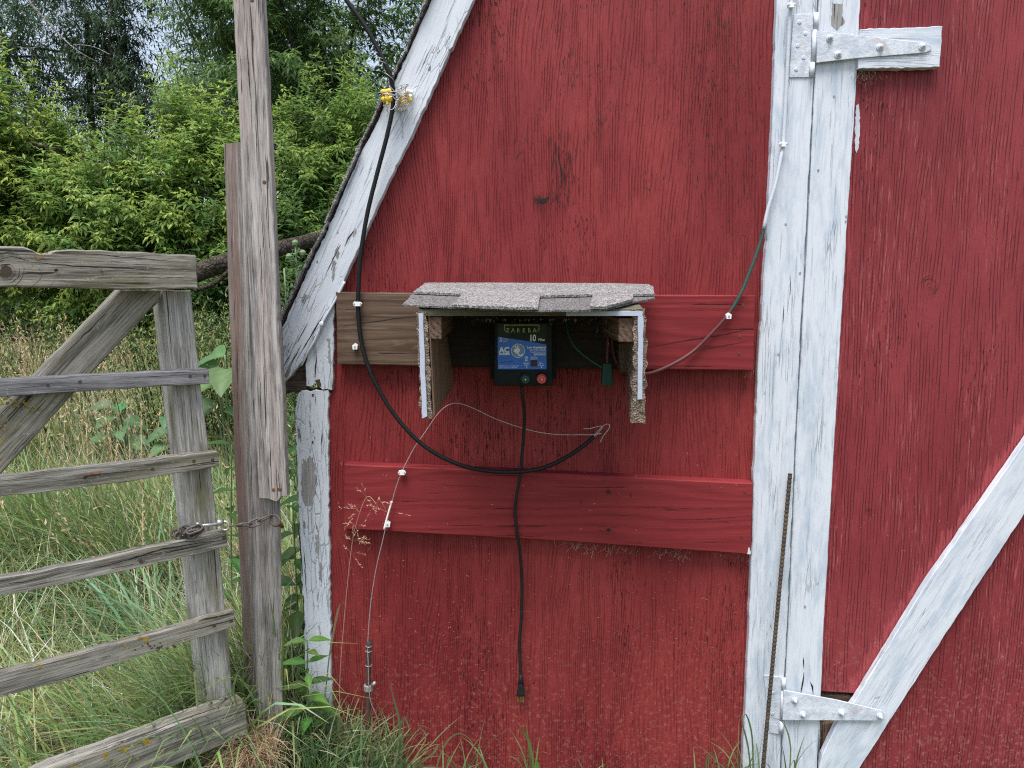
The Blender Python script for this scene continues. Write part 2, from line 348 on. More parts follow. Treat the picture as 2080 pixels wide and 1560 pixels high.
def m_cordpaint():
    """green outdoor cord, brushed over white where it crosses the trim and red where it crosses the siding"""
    g = G('overpainted_green_cord'); pz = g.n('ShaderNodeNewGeometry').outputs['Position']
    z = g.sep(pz)[2]; n = g.noise(pz, 45.0, 4.0, 0.7)
    zz = g.M('ADD', z, g.M('MULTIPLY', n, 0.10))
    c = g.mix(g.M('MULTIPLY', g.step(g.noise(pz, 90.0, 3.0, 0.6), 0.5, 0.62), 0.6), (0.022, 0.062, 0.054), (0.10, 0.045, 0.045))
    c = g.mix(g.step(zz, 1.385, 1.40), (0.105, 0.028, 0.03), c)
    c = g.mix(g.step(zz, 1.60, 1.64), c, (0.52, 0.56, 0.62))
    return g.bsdf(c, 0.5, g.bump(n, 0.001, 1.0))
MT['cordpaint'] = m_cordpaint()

# ------------------------------------------------------------------ object helpers
def link(o): SC.collection.objects.link(o); return o
def tag(o, label=None, cat=None, group=None, kind=None):
    if label: o['label'] = label
    if cat: o['category'] = cat
    if group: o['group'] = group
    if kind: o['kind'] = kind
    return o
def thing(name, loc, label, cat, group=None):
    o = link(bpy.data.objects.new(name, None)); o.location = loc; o.empty_display_size = 0.05
    return tag(o, label, cat, group)
def wpos(o):
    v = Vector(o.location)
    while o.parent: o = o.parent; v += Vector(o.location)
    return v
def mk(name, verts, faces, mats, parent=None, origin=None, mi=None, attrs=None, smooth=False, label=None):
    """verts in world coordinates -> one mesh object with its origin in its middle"""
    vs = [Vector(v) for v in verts]
    if origin is None:
        origin = sum(vs, Vector()) / len(vs)
    me = bpy.data.meshes.new(name)
    me.from_pydata([tuple(v - origin) for v in vs], [], faces)
    if not isinstance(mats, (list, tuple)): mats = [mats]
    for m in mats: me.materials.append(m)
    if mi: me.polygons.foreach_set('material_index', mi)
    if smooth: me.polygons.foreach_set('use_smooth', [True] * len(me.polygons))
    if attrs is not None:
        at = me.attributes.new('gp', 'FLOAT_VECTOR', 'POINT')
        at.data.foreach_set('vector', np.array(attrs, 'f').ravel())
    me.update()
    o = link(bpy.data.objects.new(name, me))
    if parent: o.parent = parent; o.location = origin - wpos(parent)
    else: o.location = origin
    if label: o['label'] = label
    return o

def resample(poly, step, jit, rnd):
    out = []
    n = len(poly)
    for i in range(n):
        a, b = poly[i], poly[(i + 1) % n]
        L = (b - a).length; k = max(1, int(L / step)); t = (b - a) / max(L, 1e-9)
        nn = Vector((-t.y, t.x))
        for j in range(k):
            p = a + (b - a) * (j / k)
            if jit > 0 and j > 0: p = p + nn * rnd.gauss(0, jit) + t * rnd.gauss(0, jit)
            out.append(p)
    return out

def slab(name, poly, plane, thick, mat, parent=None, grain='v', step=0.02, jit=0.0006, bev=0.002, cracks=(), patches=(), world=None, label=None, offset=None, mats2=None):
    """a board: outline given as seen, lifted on its own plane, real thickness behind it.
    grain 'v'/'h' or two points; cracks = [(pts, width_m)], patches = [(pts, material_index)]"""
    if world is None: pts = [plane.at(*p) for p in poly]
    else: pts = [Vector(p) for p in world]
    n = plane.n; o3 = sum(pts, Vector()) / len(pts)
    if grain == 'v': g = Vector((0, 0, 1))
    elif grain == 'h': g = Vector((0, 0, 1)).cross(n)
    else:
        q = [plane.at(*p) for p in grain]; g = (q[1] - q[0])
    g = (g - n * g.dot(n)).normalized(); c = g.cross(n).normalized()
    p2 = [Vector(((p - o3).dot(c), (p - o3).dot(g))) for p in pts]
    area = sum(p2[i].x * p2[(i + 1) % len(p2)].y - p2[(i + 1) % len(p2)].x * p2[i].y for i in range(len(p2)))
    if area < 0: p2.reverse()
    rnd = random.Random(hash(name) % 1000 + len(poly) if False else sum(map(ord, name)) + int(1000 * abs(o3.x + o3.z)))
    ring = resample(p2, step, jit, rnd); m = len(ring)
    ins = []
    for i in range(m):
        a, b = ring[i - 1], ring[(i + 1) % m]; t = (b - a).normalized(); ins.append(ring[i] + Vector((-t.y, t.x)) * bev)
    off = offset if offset is not None else Vector((rnd.uniform(0, 30), rnd.uniform(0, 30), rnd.uniform(0, 30)))
    V, A = [], []
    def add(q, d):
        V.append(o3 + c * q.x + g * q.y + n * d); A.append((q.y + off.x, q.x + off.y, d + off.z))
    for q in ins: add(q, 0)
    for q in ring: add(q, bev)
    for q in ring: add(q, thick - 0.0005)
    Fc = []; MI = []
    # orient the faces so that the front normal is -n
    s = (c.cross(g)).dot(n) < 0
    def face(f, mi=0):
        Fc.append(f if s else f[::-1]); MI.append(mi)
    face(list(range(m)))
    for i in range(m):
        j = (i + 1) % m
        face([i, m + i, m + j, j]); face([m + i, 2 * m + i, 2 * m + j, m + j])
    face(list(range(3 * m - 1, 2 * m - 1, -1)))
    def to2(p):
        w = plane.at(*p); return Vector(((w - o3).dot(c), (w - o3).dot(g)))
    lift = 0.0003
    for pl, wd in cracks:
        lift += 0.00012
        q = [to2(p) for p in pl]; qq = []
        for i in range(len(q) - 1):
            k = max(1, int((q[i + 1] - q[i]).length / 0.012))
            for j in range(k): qq.append(q[i] + (q[i + 1] - q[i]) * (j / k) + Vector((rnd.gauss(0, 0.0005), rnd.gauss(0, 0.0005))))
        qq.append(q[-1]); b0 = len(V); K = len(qq)
        for i, p in enumerate(qq):
            t = (qq[min(i + 1, K - 1)] - qq[max(i - 1, 0)]).normalized(); nn = Vector((-t.y, t.x))
            ww = wd * 0.5 * min(1, 0.15 + 2.2 * min(i, K - 1 - i) / K) * rnd.uniform(0.6, 1.2)
            add(p - nn * ww, -lift); add(p + nn * ww, -lift)
        for i in range(K - 1):
            f = [b0 + 2 * i, b0 + 2 * i + 1, b0 + 2 * i + 3, b0 + 2 * i + 2]; Fc.append(f); MI.append(1)
    for pl, mi in patches:
        q = [to2(p) for p in pl]
        q = resample(q, 0.006, 0.0012, rnd)
        b0 = len(V); lift += 0.00012
        for p in q: add(p, -lift)
        Fc.append(list(range(b0, b0 + len(q)))); MI.append(mi)
    mats = [mat] + (mats2 if mats2 else [MT['crack'], MT['bare'], MT['lichen'], MT['knot']])
    return mk(name, V, Fc, mats, parent, origin=o3 + n * thick * 0.5, mi=MI, attrs=A, label=label)

def box(name, c0, c1, mat, parent=None, g='x', label=None, bev=0.0015):
    """axis aligned bevelled box between two corners; grain runs along g"""
    lo = Vector([min(a, b) for a, b in zip(c0, c1)]); hi = Vector([max(a, b) for a, b in zip(c0, c1)])
    import bmesh
    bm = bmesh.new(); bmesh.ops.create_cube(bm, size=1)
    s = hi - lo; mid = (hi + lo) / 2
    for v in bm.verts: v.co = Vector((v.co.x * s.x, v.co.y * s.y, v.co.z * s.z)) + mid
    if bev: bmesh.ops.bevel(bm, geom=bm.edges[:], offset=min(bev, min(s) * 0.3), segments=1, affect='EDGES')
    V = [v.co.copy() for v in bm.verts]; bm.verts.index_update(); Fc = [[v.index for v in f.verts] for f in bm.faces]; bm.free()
    off = random.uniform(0, 30)
    ix = {'x': (0, 2, 1), 'y': (1, 0, 2), 'z': (2, 0, 1)}[g]
    A = [(v[ix[0]] + off, v[ix[1]] + off, v[ix[2]] + off) for v in V]
    return mk(name, V, Fc, mat, parent, attrs=A, label=label)

def smooth_path(pts, n=6):
    pts = [Vector(p) for p in pts]
    if len(pts) < 3: return pts
    out = []
    for i in range(len(pts) - 1):
        p0 = pts[max(i - 1, 0)]; p1 = pts[i]; p2 = pts[i + 1]; p3 = pts[min(i + 2, len(pts) - 1)]
        for k in range(n):
            t = k / n
            out.append(0.5 * ((2 * p1) + (p2 - p0) * t + (2 * p0 - 5 * p1 + 4 * p2 - p3) * t * t + (3 * p1 - p0 - 3 * p2 + p3) * t ** 3))
    out.append(pts[-1]); return out
def tube_geo(pts, r, seg=8, closed=False):
    V, Fc = [], []; n = len(pts); up = Vector((0.3, -0.9, 0.2)).normalized(); last = None
    for i, p in enumerate(pts):
        a = pts[(i - 1) % n] if closed else pts[max(i - 1, 0)]; b = pts[(i + 1) % n] if closed else pts[min(i + 1, n - 1)]
        t = (b - a).normalized() if (b - a).length > 1e-9 else Vector((0, 0, 1))
        if last is None: u = t.orthogonal().normalized()
        else:
            u = last - t * last.dot(t); u = u.normalized() if u.length > 1e-6 else t.orthogonal().normalized()
        last = u; v = t.cross(u)
        rr = r(i / max(1, n - 1)) if callable(r) else r
        for k in range(seg):
            an = 2 * math.pi * k / seg; V.append(p + (u * math.cos(an) + v * math.sin(an)) * rr)
    N = n if closed else n - 1
    for i in range(N):
        for k in range(seg):
            a0 = i * seg + k; a1 = i * seg + (k + 1) % seg; b0 = ((i + 1) % n) * seg + k; b1 = ((i + 1) % n) * seg + (k + 1) % seg
            Fc.append([a0, a1, b1, b0])
    if not closed: Fc.append(list(range(seg))[::-1]); Fc.append([(n - 1) * seg + k for k in range(seg)])
    return V, Fc
def tube(name, pts, r, mat, parent=None, seg=8, sm=6, closed=False, label=None):
    pts = smooth_path(pts, sm) if sm else [Vector(p) for p in pts]
    V, Fc = tube_geo(pts, r, seg, closed)
    return mk(name, V, Fc, mat, parent, smooth=True, label=label)
def tubes(name, paths, r, mat, parent=None, seg=5, sm=4, label=None):
    V, Fc = [], []
    for p in paths:
        rr = r
        if isinstance(p, tuple): p, rr = p
        v, f = tube_geo(smooth_path(p, sm) if sm else [Vector(q) for q in p], rr, seg); b = len(V); V += v; Fc += [[i + b for i in q] for q in f]
    return mk(name, V, Fc, mat, parent, smooth=True, label=label)
def lathe(name, base, axis, prof, mat, parent=None, seg=20, label=None, smooth=True):
    """prof = [(height along the axis, radius)]"""
    ax = Vector(axis).normalized(); u = ax.orthogonal().normalized(); v = ax.cross(u); base = Vector(base)
    V, Fc = [], []
    for h, r in prof:
        for k in range(seg):
            an = 2 * math.pi * k / seg; V.append(base + ax * h + (u * math.cos(an) + v * math.sin(an)) * r)
    for i in range(len(prof) - 1):
        for k in range(seg):
            Fc.append([i * seg + k, i * seg + (k + 1) % seg, (i + 1) * seg + (k + 1) % seg, (i + 1) * seg + k])
    Fc.append(list(range(seg))[::-1]); Fc.append([(len(prof) - 1) * seg + k for k in range(seg)])
    return mk(name, V, Fc, mat, parent, label=label, smooth=False)

def npmesh(name, V, quads, tris, col, mat, parent=None, loc=(0, 0, 0)):
    """fast mesh from arrays; V world (n,3)"""
    V = np.asarray(V, 'f').reshape(-1, 3); loc = np.array(loc, 'f')
    me = bpy.data.meshes.new(name); me.vertices.add(len(V)); me.vertices.foreach_set('co', (V - loc).ravel())
    q = np.asarray(quads, 'i').reshape(-1, 4) if quads is not None else np.zeros((0, 4), 'i')
    t = np.asarray(tris, 'i').reshape(-1, 3) if tris is not None else np.zeros((0, 3), 'i')
    me.loops.add(q.size + t.size); me.loops.foreach_set('vertex_index', np.concatenate([q.ravel(), t.ravel()]))
    me.polygons.add(len(q) + len(t))
    st = np.concatenate([np.arange(len(q)) * 4, q.size + np.arange(len(t)) * 3]).astype('i')
    me.polygons.foreach_set('loop_start', st)
    me.update(calc_edges=True)
    me.polygons.foreach_set('use_smooth', np.ones(len(me.polygons), bool))
    if col is not None:
        at = me.attributes.new('col', 'FLOAT_COLOR', 'POINT')
        c = np.ones((len(V), 4), 'f'); c[:, :3] = np.asarray(col, 'f').reshape(-1, 3); at.data.foreach_set('color', c.ravel())
    me.materials.append(mat); me.validate()
    o = link(bpy.data.objects.new(name, me))
    if parent: o.parent = parent; o.location = Vector(loc) - wpos(parent)
    else: o.location = loc
    return o

# ------------------------------------------------------------------ ground
def gz(x, y):
    """ground height"""
    x = np.asarray(x, float); y = np.asarray(y, float)
    return 0.13 * np.exp(-((x + 0.64) ** 2 / 0.045 + (y - 2.02) ** 2 / 0.09)) + 0.04 * np.sin(x * 1.3 + 0.5) * np.sin(y * 0.9) * np.clip((y - 2.3) / 2, 0, 1) + 0.012 * np.clip(y - 2.2, 0, 20)
def build_ground():
    xs = np.concatenate([np.linspace(-250, -12, 12), np.linspace(-10, 10, 101), np.linspace(12, 250, 12)])
    ys = np.concatenate([np.linspace(-250, -4, 12), np.linspace(-3, 16, 96), np.linspace(18, 300, 14)])
    X, Y = np.meshgrid(xs, ys); Z = gz(X, Y)
    V = np.stack([X, Y, Z], -1).reshape(-1, 3); nx = len(xs)
    i = np.arange(len(ys) - 1)[:, None] * nx + np.arange(nx - 1)[None]
    Q = np.stack([i, i + 1, i + nx + 1, i + nx], -1).reshape(-1, 4)
    o = npmesh('ground', V, Q, None, None, MT['ground']); tag(o, 'soil and old thatch under the grass', kind='structure')
build_ground()

# ------------------------------------------------------------------ barn
barn = thing('barn', (0.6, 2.4, 0.0), 'red barn with peeling white trim and a white braced door', 'barn')
# red siding left of the door
wallpoly = [(664, 1640), (672, 1300), (668, 793), (640, 760), (590, 720), (700, 500), (880, 110), (985, -130), (1060, -330), (1620, -330), (1620, 0), (1590, 700), (1560, 1300), (1540, 1640)]
def rings(cx, cy, rx, ry, n, w=0.0012, seed=1):
    q = random.Random(seed + int(cx)); o = []
    for k in range(n):
        f = (k + 1) / n
        for a0 in (0.0, 3.1):
            if q.random() < .2: continue
            sp = q.uniform(1.6, 3.0); a0 = a0 + q.uniform(-.5, .5)
            o.append(([(cx + math.cos(a0 + sp * i / 8) * rx * f * q.uniform(.96, 1.04), cy + math.sin(a0 + sp * i / 8) * ry * f * q.uniform(.96, 1.04)) for i in range(9)], w * q.uniform(.6, 1.2)))
    return o
def spots(cx, cy, rx, ry, n, mi, s0=1.5, s1=4.0, seed=3):
    q = random.Random(seed + int(cx)); o = []
    for _ in range(n):
        x, y, s_ = q.gauss(cx, rx), q.gauss(cy, ry), q.uniform(s0, s1)
        o.append(([(x + math.cos(a) * s_ * q.uniform(.6, 1.2), y + math.sin(a) * s_ * q.uniform(.5, 1.0)) for a in (0, 1.05, 2.1, 3.15, 4.2, 5.25)], mi))
    return o
rc = random.Random(12); SCR = []
for cx, cy, sx, sy, n_, lo, hi in ((1138, 320, 12, 38, 60, 8, 34), (1100, 402, 15, 7, 34, 4, 14), (1050, 300, 6, 16, 12, 5, 16), (1215, 240, 9, 14, 22, 5, 16), (1155, 130, 9, 30, 30, 6, 20), (1480, 60, 24, 60, 60, 6, 26), (1390, 110, 20, 26, 24, 4, 12), (1310, 370, 14, 10, 20, 4, 14), (1010, 80, 24, 30, 24, 5, 14), (1430, 330, 40, 60, 24, 8, 30),
                                (1220, 165, 60, 12, 14, 4, 10), (960, 470, 60, 60, 20, 6, 20), (1120, 540, 40, 30, 10, 8, 26), (790, 890, 12, 20, 10, 6, 18), (1300, 900, 90, 40, 30, 5, 18), (960, 1320, 60, 60, 26, 6, 22), (1400, 1240, 70, 70, 22, 6, 22), (1420, 900, 40, 40, 16, 5, 16)):
    for _ in range(n_):
        x = rc.gauss(cx, sx); y = rc.gauss(cy, sy); L_ = rc.uniform(lo, hi)
        SCR.append(([(x, y), (x + rc.gauss(0, 1.2), y + L_ / 2), (x + rc.gauss(0, 1.5), y + L_)], rc.uniform(.0012, .0030)))
for arc in ([(1060, 330), (1090, 250), (1130, 190), (1200, 150), (1320, 135), (1390, 150), (1420, 230), (1450, 350), (1470, 520)],
            [(1085, 140), (1110, 90), (1160, 40), (1250, 20), (1400, 30), (1450, 80), (1490, 200), (1500, 330), (1495, 500)], [(1130, 400), (1165, 320), (1205, 250), (1240, 228), (1270, 260)],
            [(1010, 180), (1020, 110), (1045, 60)], [(1385, 380), (1375, 300), (1350, 250), (1310, 240)]):
    for i in range(len(arc) - 1):
        L_ = math.hypot(arc[i + 1][0] - arc[i][0], arc[i + 1][1] - arc[i][1])
        for _ in range(int(L_ / 4.0)):
            f = rc.random(); x = arc[i][0] + (arc[i + 1][0] - arc[i][0]) * f + rc.gauss(0, 10); y = arc[i][1] + (arc[i + 1][1] - arc[i][1]) * f + rc.gauss(0, 9)
            l_ = rc.uniform(4, 14); SCR.append(([(x, y), (x + rc.gauss(0, 1.5), y + l_ / 2), (x + rc.gauss(0, 1.5), y + l_)], rc.uniform(.0007, .0024)))
slab('siding', wallpoly, YP(2.10), 0.016, MT['wall'], barn, 'v', 0.08, 0, 0.001, offset=Vector((3, 8, 0)),
     cracks=[([(1085, 400), (1102, 408), (1118, 398)], 0.006), ([(1092, 396), (1100, 412), (1112, 410)], 0.007),
             ([(1096, 385), (1104, 375)], 0.003), ([(1086, 404), (1100, 411), (1116, 402)], 0.009), ([(1098, 398), (1103, 408)], 0.008), ([(669, 862), (678, 853)], 0.006), ([(1133, 295), (1136, 330), (1142, 350)], 0.003)] + SCR)
# rake board, corner boards
RY = 2.066
rake = [(985, -60), (962, 0), (892, 151), (852, 242), (801, 347), (768, 415), (743, 471), (698, 572), (625, 711), (608, 741), (591, 764), (574, 780), (566, 760), (563, 690), (571, 671), (633, 533), (678, 440), (688, 415), (736, 304), (760, 261), (801, 167), (844, 75), (876, 0), (900, -60)]
slab('rake_board', rake, YP(RY), 0.03, MT['peel'], barn, [(600, 720), (920, 0)], 0.012, 0.0012, 0.0015,
     cracks=[([(600, 735), (640, 668), (665, 625)], 0.0035), ([(585, 752), (612, 700)], 0.003), ([(577, 745), (590, 720)], 0.004),
             ([(660, 560), (690, 500)], 0.0025), ([(880, 90), (868, 112), (862, 125), (852, 150)], 0.002), ([(720, 468), (708, 482), (700, 500)], 0.004),
             ([(600, 700), (626, 655)], 0.0025), ([(583, 705), (588, 696)], 0.006)],
     patches=[([(682, 520), (687, 508), (690, 512), (685, 526)], 2), ([(716, 478), (722, 462), (724, 466), (718, 482)], 2),
              ([(612, 611), (618, 596), (624, 600), (618, 616)], 2), ([(578, 764), (590, 735), (594, 738), (584, 768)], 2),
              ([(642, 533), (645, 528), (647, 533)], 2), ([(568, 720), (580, 700), (583, 704), (570, 730)], 2)])
slab('corner_board', [(679, 606), (678, 700), (674, 793), (655, 792), (640, 779), (632, 786), (622, 784), (620, 740), (628, 712), (650, 668)], YP(2.081), 0.022, MT['peel'], barn, 'v', 0.012, 0.0012, 0.0015,
     cracks=[([(644, 720), (641, 745), (640, 770)], 0.004), ([(626, 782), (628, 772)], 0.004)],
     patches=[([(663, 688), (671, 688), (672, 735), (668, 738), (667, 700)], 2), ([(640, 772), (650, 770), (652, 786), (644, 783)], 4)])
slab('corner_board', [(667, 793), (667, 950), (669, 1150), (672, 1350), (674, 1640), (640, 1640), (622, 1480), (620, 1380), (617, 1230), (608, 1100), (604, 940), (600, 830), (606, 800), (612, 794)], YP(2.083), 0.026, MT['peel'], barn, 'v', 0.012, 0.0014, 0.0015,
     cracks=[([(617, 1110), (620, 1160), (624, 1215)], 0.003), ([(640, 800), (642, 825)], 0.003), ([(655, 880), (652, 905)], 0.003), ([(604, 1050), (610, 1110), (616, 1180)], 0.004)],
     patches=[([(613, 950), (616, 930), (622, 938), (628, 925), (634, 932), (640, 945), (641, 1000), (636, 1010), (632, 1026), (620, 1026), (612, 1005)], 2),
              ([(634, 800), (638, 800), (637, 806), (633, 805)], 4), ([(633, 896), (637, 895), (637, 901), (633, 901)], 4),
              ([(640, 1085), (646, 1088), (648, 1130), (642, 1120)], 2), ([(651, 1140), (655, 1150), (654, 1185), (649, 1170)], 2), ([(655, 1420), (668, 1418), (669, 1440), (658, 1446)], 2)])
slab('rotten_board', [(574, 778), (592, 762), (612, 738), (624, 744), (624, 790), (598, 796), (578, 800), (572, 790)], YP(2.098), 0.06, MT['rot'], barn, 'h', 0.008, 0.002, 0.002, label='dark rotten board end behind the rake board')
slab('sill_board', [(577, 790), (672, 793), (672, 797), (579, 797)], YP(2.09), 0.03, MT['rot'], barn, 'h', 0.01, 0.001)
# roof along the rake: dark sheathing edge and ragged shingle butts
out = [(571, 668), (633, 530), (678, 437), (688, 412), (736, 301), (760, 258), (801, 164), (844, 72), (876, -3), (905, -70)]
def offp(pl, d):
    q = []
    for i, p in enumerate(pl):
        a, b = pl[max(i - 1, 0)], pl[min(i + 1, len(pl) - 1)]; t = Vector((b[0] - a[0], b[1] - a[1])).normalized()
        q.append((p[0] + t.y * d, p[1] - t.x * d))
    return q
slab('roof_sheathing', out + offp(out, 5)[::-1], YP(2.074), 2.9, MT['rot'], barn, [(600, 720), (920, 0)], 0.02, 0.001, 0.001)
rs = random.Random(5)
dist = [0]
for i in range(len(out) - 1): dist.append(dist[-1] + math.hypot(out[i + 1][0] - out[i][0], out[i + 1][1] - out[i][1]))
def along(s):
    for i in range(len(out) - 1):
        if s <= dist[i + 1]:
            f = (s - dist[i]) / (dist[i + 1] - dist[i]); return (out[i][0] + (out[i + 1][0] - out[i][0]) * f, out[i][1] + (out[i + 1][1] - out[i][1]) * f)
    return out[-1]
s = 0.0; k = 0
while s < dist[-1] - 20:
    L = rs.uniform(70, 105); a, b = along(s), along(min(s + L, dist[-1]))
    t = Vector((b[0] - a[0], b[1] - a[1])).normalized(); nx, ny = t.y, -t.x
    if nx > 0: nx, ny = -nx, -ny
    d0 = rs.uniform(4.0, 6.5); d1 = rs.uniform(6, 8); th = rs.uniform(3, 4.5); e = rs.uniform(-1.5, 1.5)
    poly = [(a[0] + nx * d1, a[1] + ny * d1), ((a[0] + b[0]) / 2 + nx * (d1 + e), (a[1] + b[1]) / 2 + ny * (d1 + e)), (b[0] + nx * d0, b[1] + ny * d0), (b[0] + nx * (d0 + th), b[1] + ny * (d0 + th)),
            ((a[0] + b[0]) / 2 + nx * (d1 + th + e), (a[1] + b[1]) / 2 + ny * (d1 + th + e)), (a[0] + nx * (d1 + th + 1), a[1] + ny * (d1 + th + 1))]
    slab('roof_shingle', poly, YP(2.055 + rs.uniform(-.008, .006)), 2.85, MT['shingle'], barn, [(600, 720), (920, 0)], 0.008, 0.0011, 0.0006)
    s += L * 0.93; k += 1
# side wall under the eave, running back
pe = P(612, 800, 2.12); pf = P(672, 1300, 2.12)
box('side_wall', (pf.x - 0.005, 2.118, -0.05), (pf.x + 0.02, 5.0, 1.20), MT['wall'], barn, 'z', bev=0)
# white door frame
frame_l = [(1583, -140), (1578, 0), (1571, 200), (1560, 440), (1550, 600), (1541, 720), (1530, 1000), (1521, 1300), (1508, 1560), (1502, 1640)]
frame_r = [(1580, 1640), (1585, 1560), (1592, 1400), (1600, 1250), (1617, 860), (1639, 440), (1651, 200), (1661, 0), (1668, -140)]
def nails(pts, y, dark=False):
    return [([(x - 2.5, y_ - 1.5), (x, y_ - 3), (x + 2.5, y_ - 1), (x + 1, y_ + 2.5), (x - 2, y_ + 2)], 2) for x, y_ in pts]
slab('door_frame', frame_l + frame_r, YP(2.080), 0.024, MT['white'], barn, 'v', 0.02, 0.0008, 0.002,
     cracks=[([(1592, 620), (1590, 660)], 0.002), ([(1604, 1490), (1600, 1560)], 0.004), ([(1606, 560), (1605, 600)], 0.002)],
     patches=nails([(1596, 456), (1625, 555), (1581, 720)], 0))
# door
door = link(bpy.data.objects.new('door', None)); door.parent = barn; door.location = P(1850, 800, 2.095) - wpos(barn)
door['label'] = 'weathered red plywood door with white brace and stile'
dl = [(1670, -140), (1664, 0), (1654, 200), (1643, 440), (1620, 860), (1603, 1250), (1595, 1400), (1588, 1560), (1583, 1640)]
dr = [(1655, 1640), (1663, 1560), (1666, 1480), (1672, 1300), (1695, 900), (1722, 440), (1738, 200), (1748, 0), (1754, -140)]
slab('door_stile', dl + dr, YP(2.079), 0.022, MT['white'], door, 'v', 0.02, 0.0005, 0.002,
     cracks=[([(1632, 1335), (1633, 1360)], 0.005), ([(1633, 1365), (1630, 1388), (1626, 1410)], 0.006), ([(1645, 1385), (1650, 1395), (1652, 1410)], 0.005), ([(1664, 1480), (1661, 1540), (1659, 1600)], 0.004)],
     patches=[([(1690, 5), (1712, 8), (1710, 30), (1716, 45), (1700, 62), (1688, 50)], 2)] + nails([(1694, 196), (1662, 346), (1718, 450), (1635, 1232), (1719, 440)], 0))
slab('door_panel', [(1650, -140), (2400, -140), (2400, 1640), (1720, 1640), (1690, 1540), (1700, 1480), (1738, 1420), (1736, 1408), (1650, 1403)], YP(2.097), 0.014, MT['door'], door, 'v', 0.08, 0, 0.001, offset=Vector((1, 2, 0)), cracks=rings(1888, 580, 17, 19, 4, .0016) + rings(1765, 1042, 7, 8, 2, .0015) + [([(1878, 596), (1884, 610), (1896, 600)], .0015)],
     patches=[([(1738, 215), (1743, 211), (1746, 230), (1745, 290), (1740, 312), (1736, 300), (1737, 250)], 2)],
     mats2=[MT['crack'], MT['white'], MT['lichen'], MT['knot'], m_plain('red_over_knot', (0.16, 0.028, 0.03), 0.6, 0, 0.3, 200, 0.002), m_plain('red_knot_core', (0.26, 0.05, 0.055), 0.6, 0, 0.3, 200, 0.002)])
slab('rotten_board', [(1650, 1390), (1745, 1395), (1745, 1440), (1700, 1500), (1690, 1560), (1650, 1560)], YP(2.118), 0.03, MT['rot'], door, 'h', 0.01, 0.001, label='bare dark wood showing where the red panel has rotted away')
slab('bottom_rail', [(1662, 1472), (1702, 1466), (1690, 1500), (1668, 1534)], YP(2.104), 0.012, MT['brown'], door, 'v', 0.01, 0.001)
slab('rotten_board', [(1668, 1410), (1733, 1414), (1735, 1424), (1728, 1430), (1700, 1424), (1668, 1420)], YP(2.103), 0.012, MT['rot'], door, 'h', 0.006, 0.0015)
slab('brace', [(2300, 575), (2080, 901), (1886, 1179), (1738, 1421), (1702, 1468), (1671, 1533), (1656, 1600), (1645, 1640), (1700, 1640), (1747, 1560), (1899, 1323), (2080, 1046), (2300, 720)], YP(2.074), 0.020, MT['white'], door, [(1700, 1560), (2080, 970)], 0.02, 0.0005, 0.002)
slab('short_batten', [(1748, 59), (1915, 53), (1912, 95), (1909, 136), (1743, 140)], YP(2.068), 0.027, MT['batten'], door, 'h', 0.012, 0.0008, 0.0015)

def bolt(parent, x, y, yy, r=0.0095, sc=1.0):
    p = P(x, y, yy)
    lathe('bolt', p, (0, -1, 0), [(0, r), (0.0022, r * 1.0), (0.003, r * 0.85), (0.0032, r * 0.62), (0.0075, r * 0.58), (0.0085, r * 0.40), (0.0087, r * 0.34), (0.013, r * 0.30), (0.0136, r * 0.22)], MT['metalwhite'], parent, 14)
def screw(parent, x, y, yy, m='metalwhite'):
    p = P(x, y, yy)
    lathe('screw', p, (0, -1, 0), [(0, 0.0052), (0.0012, 0.0050), (0.0020, 0.0036), (0.0021, 0.0016), (0.0008, 0.0010)], MT[m], parent, 12)
hg = 'painted strap hinges of the barn door'
h1 = link(bpy.data.objects.new('hinge', None)); h1.parent = barn; h1.location = P(1650, 95, 2.07) - wpos(barn); h1['label'] = 'upper white painted strap hinge'
slab('hinge_leaf', [(1612, 30), (1652, 27), (1652, 60), (1649, 62), (1647, 126), (1643, 157), (1603, 157)], YP(2.0765), 0.0035, MT['metalwhite'], h1, 'v', 0.05, 0, 0.0008)
slab('hinge_strap', [(1660, 62), (1740, 71), (1880, 87), (1890, 92), (1893, 98), (1887, 104), (1878, 107), (1742, 118), (1659, 127)], YP(2.0635), 0.0040, MT['metalwhite'], h1, 'h', 0.05, 0, 0.0008)
for a, b in (((1658, 26), (1657.5, 60)), ((1655.5, 61), (1652.5, 126)), ((1651, 127), (1649, 156))):
    tube('hinge_knuckle', [P(*a, 2.0735), P(*b, 2.0735)], 0.0062, MT['metalwhite'], h1, 14, 0)
for x, y in ((1685, 78), (1702, 111), (1787, 96), (1873, 95)): bolt(h1, x, y, 2.0635)
for x, y in ((1624, 45), (1636, 68), (1620, 93), (1632, 117), (1617, 141)): screw(h1, x, y, 2.0765)
h2 = link(bpy.data.objects.new('hinge', None)); h2.parent = barn; h2.location = P(1600, 1430, 2.07) - wpos(barn); h2['label'] = 'lower white painted strap hinge'
slab('hinge_leaf', [(1552, 1372), (1590, 1376), (1588, 1400), (1586, 1462), (1584, 1492), (1563, 1488)], YP(2.0765), 0.0035, MT['metalwhite'], h2, 'v', 0.05, 0, 0.0008)
slab('hinge_strap', [(1592, 1402), (1700, 1422), (1790, 1443), (1799, 1449), (1799, 1457), (1790, 1464), (1590, 1463)], YP(2.0635), 0.0040, MT['metalwhite'], h2, 'h', 0.05, 0, 0.0008)
for a, b in (((1592, 1377), (1591, 1401)), ((1591, 1402), (1588, 1463)), ((1588, 1464), (1586, 1491))):
    tube('hinge_knuckle', [P(*a, 2.0735), P(*b, 2.0735)], 0.0062, MT['metalwhite'], h2, 14, 0)
